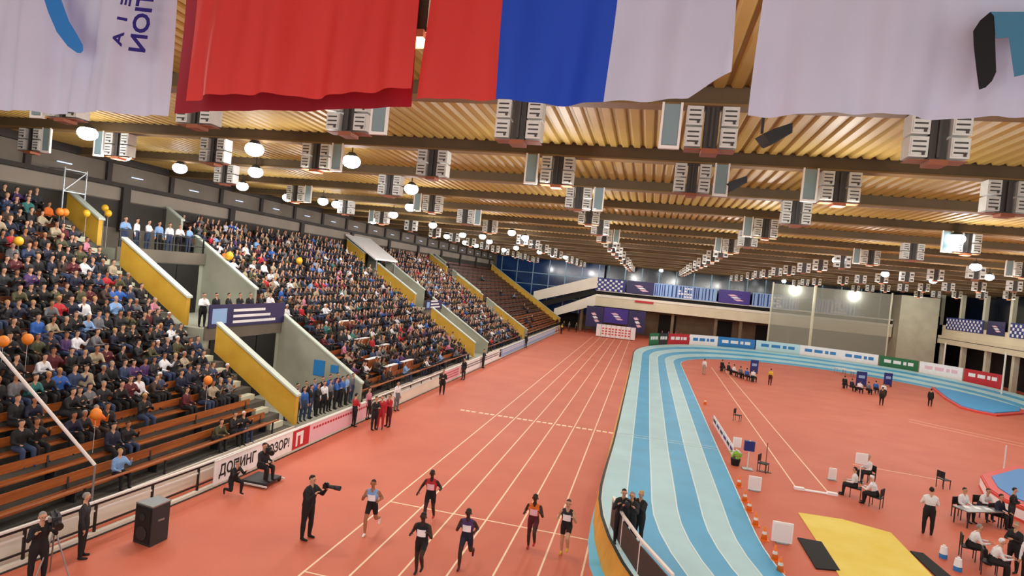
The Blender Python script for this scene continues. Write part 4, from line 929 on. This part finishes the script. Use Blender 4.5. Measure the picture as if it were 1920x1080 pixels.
for k, px in enumerate([(1062, 632), (1072, 630), (1085, 628), (1240, 634), (1252, 634), (1265, 636), (1275, 636), (1292, 640), (1310, 641), (1330, 643), (1345, 644), (1362, 646), (1380, 648)]):
    t = FC[(k * 3) % 8]; q = AY(px[0], px[1], 113.5); person(None, 'tiny standing figure in %s at the far end, %s from the left' % (CNAME(t), nth(k)), 'stand', look(t, 'c_black'), random.uniform(-1, 1), loc=(q.x, 112.3 if px[0] > 1200 else 108, 0), jk=1.15, voxel=.06, group='people at the far end')
# advertising boards around the far bend
RB = 16.5 + 6 * LW + .35
def ang(px, py):
    best = None
    for i in range(400):
        a = math.pi * (1 - i / 399); p = Vector((21.3 + RB * math.cos(a), 77 + RB * math.sin(a), 1.7)); v = p - Vector((0, 0, CAMH)); x = 960 + FPX * v.dot(_R) / v.dot(_F)
        if best is None or abs(x - px) < best[0]: best = (abs(x - px), a)
    return best[1]
spans = [(1218, 1235, 'ad_green', 'dark green board starting the far bend'), (1236, 1252, 'charcoal', 'black board next to the green one'), (1253, 1292, 'ad_red', 'red and pink board on the far bend'), (1293, 1345, 'paper_white', 'white board left of the blue one on the far bend'), (1346, 1416, 'ad_blue', 'blue board on the far bend'), (1417, 1500, 'ad_cyan', 'pale cyan board right of the blue one'), (1500, 1575, 'paper_white', 'long white board before the net'), (1575, 1646, 'paper_white', 'white board beneath the concrete pillar'), (1648, 1722, 'ad_green', 'green and red board in front of the pillar'), (1723, 1805, 'paper_white', 'white and pink board right of the pillar'), (1806, 1878, 'ad_red', 'bright red board with white emblems at the right')]
for a0, a1, m, lab in spans:
    t0, t1 = ang(a0, 0), ang(a1, 0); r = thing('bend_board', lab, 'banner', (0, 0, 0), 0, 'advertising boards round the far bend'); K = 6
    def strip(ra, rb_, u0, u1, z0, z1):
        vs = []
        for k in range(K + 1):
            t = t0 + (t1 - t0) * (u0 + (u1 - u0) * k / K); c, s_ = math.cos(t), math.sin(t)
            for R_, z in ((ra, z0), (rb_, z0), (rb_, z1), (ra, z1)): vs.append((21.3 + R_ * c, 77 + R_ * s_, z))
        fs = [(0, 1, 2, 3), tuple(4 * K + q for q in (3, 2, 1, 0))] + [(4 * k + q, 4 * k + (q + 1) % 4, 4 * k + 4 + (q + 1) % 4, 4 * k + 4 + q) for k in range(K) for q in range(4)]
        return MB().add(vs, fs)
    strip(RB, RB + .08, 0, 1, 0, 2.75).build('panel', m, r)
    for u in ((.12, .3), (.36, .56), (.62, .7), (.74, .88)): strip(RB - .03, RB, u[0], u[1], 1.85, 2.3).build('lettering', 'white' if m not in ('paper_white', 'ad_cyan') else 'ad_blue' if a0 < 1700 else 'ad_pink', r)
# safety net with poles
nt_ = thing('safety_net', 'tall grey translucent safety net with pale poles before the far wall', 'net', (0, 0, 0)); yn = 104.0
x0, x1, x2 = AY(1443, 600, yn).x, AY(1523, 600, yn).x, AY(1668, 600, yn).x; zt_ = AY(1523, 538, yn).z
for a, c in ((x0, x1), (x1, x2)): MB().box(a, c, yn, yn + .01, .0, zt_).build('net_panel', 'net', nt_)
for x, wd in ((x0, .12), (x1, .22), (x2, .12)): MB().cyl((x, yn, 0), (x, yn, zt_ + .2), wd, n=8).build('pole', 'concrete_pale', nt_)
for px, y in ((1767, 96), (1882, 82)):
    q = AY(px, 700, y); r = thing('net_pole', 'slim pale pole by the right bend at %s' % ('the white board' if px < 1800 else 'the red board end'), 'pole', (q.x, y, 0)); MB().cyl((0, 0, 0), (0, 0, 5.6), .1, n=8).build('shaft', 'rail_white', r); MB().box(-.3, .3, -.3, .3, 0, .05).build('base', 'steel', r)
# banners on the right balcony
for k, (a, b, m, lab, pat) in enumerate(((1742, 1762, 'purple_dark', 'dark banner at the corner of the right balcony', None), (1775, 1845, 'banner_navy', 'navy and white checkered banner on the right balcony', 'check'), (1852, 1886, 'purple_dark', 'dark purple emblem banner on the right balcony', 'oval'), (1896, 1960, 'banner_navy', 'checkered banner at the right picture edge', 'check'))):
    ya_, yb_ = AX(b, 600, XR + .4).y, AX(a, 600, XR + .4).y; r = hang('balcony_banner', 0, yb_ - ya_, 0, 7.3, 9.2, m, lab, pat); r.location = (XR + .4, yb_, 7.3); r.rotation_euler = (0, 0, -math.pi / 2)
# ================================================================== STAND DRESSING
def st(px, py, up):                                         # point above the seated slope
    d = RAY(px, py); k = RISE / TREAD; t = (ZB + k * X0 + up - CAMH) / (d.z + k * d.x); return Vector((d.x * t, d.y * t, CAMH + d.z * t))
for k, (x, y, m, nm) in enumerate([(112, 397, 'balloon_orange', 'large orange balloon high over the packed block'), (122, 398, 'balloon_orange', 'orange balloon touching the large orange one'), (162, 400, 'balloon_yellow', 'amber balloon left of the top parapet'), (197, 390, 'balloon_yellow', 'yellow balloon on the top parapet, upper'), (203, 400, 'balloon_yellow', 'yellow balloon on the top parapet, lower'), (52, 636, 'balloon_orange', 'round orange balloon near the left picture edge'), (6, 640, 'balloon_orange', 'orange balloon cut by the left picture edge'), (390, 713, 'balloon_orange', 'orange balloon near the lower yellow parapet'), (180, 776, 'balloon_orange', 'orange balloon low in the packed block'), (430, 480, 'balloon_yellow', 'yellow balloon beside the upper tunnel wall'), (35, 452, 'balloon_yellow', 'yellow balloon among the upper left rows'), (561, 489, 'balloon_yellow', 'small yellow balloon in the second block')]):
    p = st(x, y, 1.35); r = thing('balloon', nm, 'balloon', p, 0, 'balloons held in the crowd'); s = .17 if p.y < 30 else .24
    MB().ball((0, 0, 0), (s, s, s * 1.12), 12, 8).build('skin', m, r, True); MB().cyl((0, 0, -s * 1.2), (0, 0, -s * 1.05), .035, .01, 6).build('knot', m, r); MB().cyl((0, 0, -2.0 if k in (3, 4) else -1.25), (0, 0, -s * 1.15), .006, n=4).build('string', 'white', r)
# boom pole
a, c = AX(178, 872, -15.2), AY(-30, 628, 13.0); r = thing('camera_boom', 'long white boom pole slanting over the front benches', 'pole', (0, 0, 0)); MB().cyl(a, c, .05, n=8).build('pole', 'rail_white', r); MB().cyl((a.x, a.y, .75), (a.x, a.y, a.z + .03), .03, n=8).build('stand', 'steel', r); MB().box(a.x - .2, a.x + .05, a.y - .2, a.y + .2, .75, .79).build('foot', 'charcoal', r)
# tunnel banner and people
y0, y1 = VOMS[0]
def rail_banner(x, ya, yb, z0, z1, m, lab, lm='white'):
    r = thing('tunnel_banner', lab, 'banner', (x, ya, z0)); MB().box(0, .06, 0, yb - ya, 0, z1 - z0).build('panel', m, r)
    for k in range(3): MB().box(.06, .07, (yb - ya) * .28, (yb - ya) * (.86 - .08 * k), .16 + k * .3, .3 + k * .3).build('lettering', lm, r)
    MB().box(.06, .07, .2, (yb - ya) * .2, .2, (z1 - z0) - .2).build('emblem', 'banner_blue', r)
rail_banner(-20.75, y0 + .3, y1, T1[1] + .05, T1[1] + 1.2, 'purple_dark', 'dark purple sponsor banner across the first tunnel landing')
rail_banner(-20.75, VOMS[1][0] + .3, VOMS[1][1], T2[1] + .05, T2[1] + 1.0, 'purple_dark', 'small purple banner across the second tunnel landing')
g = 'people standing at the tunnels'
k = 0
for (x, y, z, t, rz) in [(-15.9, y0 + .9 + q * .62, T1[0], random.choice(['c_black', 'c_sky', 'c_blue', 'c_white', 'c_grey', 'c_yellow', 'c_blue']), 1.57) for q in range(10)] + [(-16.6, y0 + 1.2 + q * .8, T1[0], random.choice(['c_black', 'c_navy', 'c_blue', 'c_purple', 'c_olive', 'c_white']), 1.4) for q in range(7)] + [(-27.0, y0 + 1.2 + q * .75, T1[2], 'c_white' if q % 3 else 'c_sky', 1.57) for q in range(7)] + [(-21.5, y0 + .8 + q * .9, T1[1], random.choice(['c_black', 'c_white', 'c_charcoal']), 1.5) for q in range(7)]:
    pl_ = {T1[0]: 'lower mouth', T1[2]: 'top landing', T1[1]: 'middle landing'}[z]; k += 1
    person(None, 'person in %s standing at the %s of the first tunnel, %s counted' % (CNAME(t), pl_, nth(k - 1)), random.choice(['stand', 'fold']), look(t, random.choice(['c_black', 'c_denim'])), rz + random.uniform(-.4, .4), loc=(x, y, z), jk=1.12, voxel=.035, group=g, scale=.97)
r = thing('guard_rail', 'dark guard rail on the top landing of the first tunnel', 'railing', (0, 0, 0))
for z in (.5, 1.0): MB().bar((-26.55, y0 + .4, T1[2] + z), (-26.55, y1, T1[2] + z), .05, .05).build('rail', 'rail_dark', r)
for q in range(6): yq = y0 + .5 + q * (y1 - y0 - .6) / 5; MB().box(-26.58, -26.52, yq - .03, yq + .03, T1[2], T1[2] + 1.0).build('post', 'rail_dark', r)
# white canopy over the second tunnel
xa, xb = -26.2, -29.6; r = thing('canopy', 'white flat canopy over the second tunnel top', 'canopy', (0, 0, 0)); MB().prism([(xb, zt(xb) + .45), (xa, zt(xa) + .45), (xa, zt(xa) + .3), (xb, zt(xb) + .3)], 'y', VOMS[1][0] - .2, VOMS[1][1] + .3).build('sheet', 'paper_white', r)
for y in (VOMS[1][0] + .4, VOMS[1][1] - .1): MB().cyl((-26.3, y, T2[1]), (-26.3, y, zt(-26.3) + .32), .05, n=6).build('post', 'steel', r)
for k, (x, y) in enumerate(((598, 690), (627, 692))):
    q = AY(x, y, VOMS[0][1] - .03); r = tag(MB().box(q.x - .35, q.x + .35, VOMS[0][1] - .04, VOMS[0][1], q.z - .45, q.z + .45).build('wall_sign', 'ad_blue'), 'blue notice on the lower tunnel wall, %s' % ('larger one' if k == 0 else 'smaller one by the coping'), 'sign')
    if k: r.scale = (.7, 1, .5); r.location = (q.x * .3, 0, q.z * .5)
# lighting truss on the stand
q = st(118, 400, 0); r = thing('scaffold_tower', 'slim metal scaffold tower rising from the packed block', 'scaffold', (q.x, q.y, q.z))
for sx in (-.6, .6):
    for sy in (-.6, .6): MB().cyl((sx, sy, 0), (sx, sy, 2.3), .035, n=6).build('post', 'steel', r)
for z in (1.1, 2.2):
    for a, c in (((-.6, -.6), (.6, -.6)), ((.6, -.6), (.6, .6)), ((.6, .6), (-.6, .6)), ((-.6, .6), (-.6, -.6))): MB().bar((*a, z), (*c, z), .05, .05).build('rail', 'steel', r)
MB().bar((.6, -.6, 1.1), (.6, .6, 2.2), .04, .04).build('brace', 'steel', r)
# press desks in the second block
for k, (x, y) in enumerate(((655, 625), (682, 655), (722, 668), (700, 690), (735, 705), (760, 690))):
    q = st(x, y, .0); row = int(round((X0 - q.x - .15) / TREAD)); p = Vector((xs(row) - .08, q.y, zs(row)))
    r = thing('press_desk', 'brown press desk with white top in the second block, %s from the tunnel' % nth(k), 'desk', p, 0, 'press desks in the second block')
    MB().box(-.24, .06, -.9, .9, .68, .72).build('desktop', 'paper_white', r); MB().box(.02, .06, -.9, .9, .05, .68).build('front', 'wood_bench', r)
    for s_ in (-.85, .85): MB().box(-.2, .02, s_ - .02, s_ + .02, 0, .68).build('side', 'wood_dark', r)
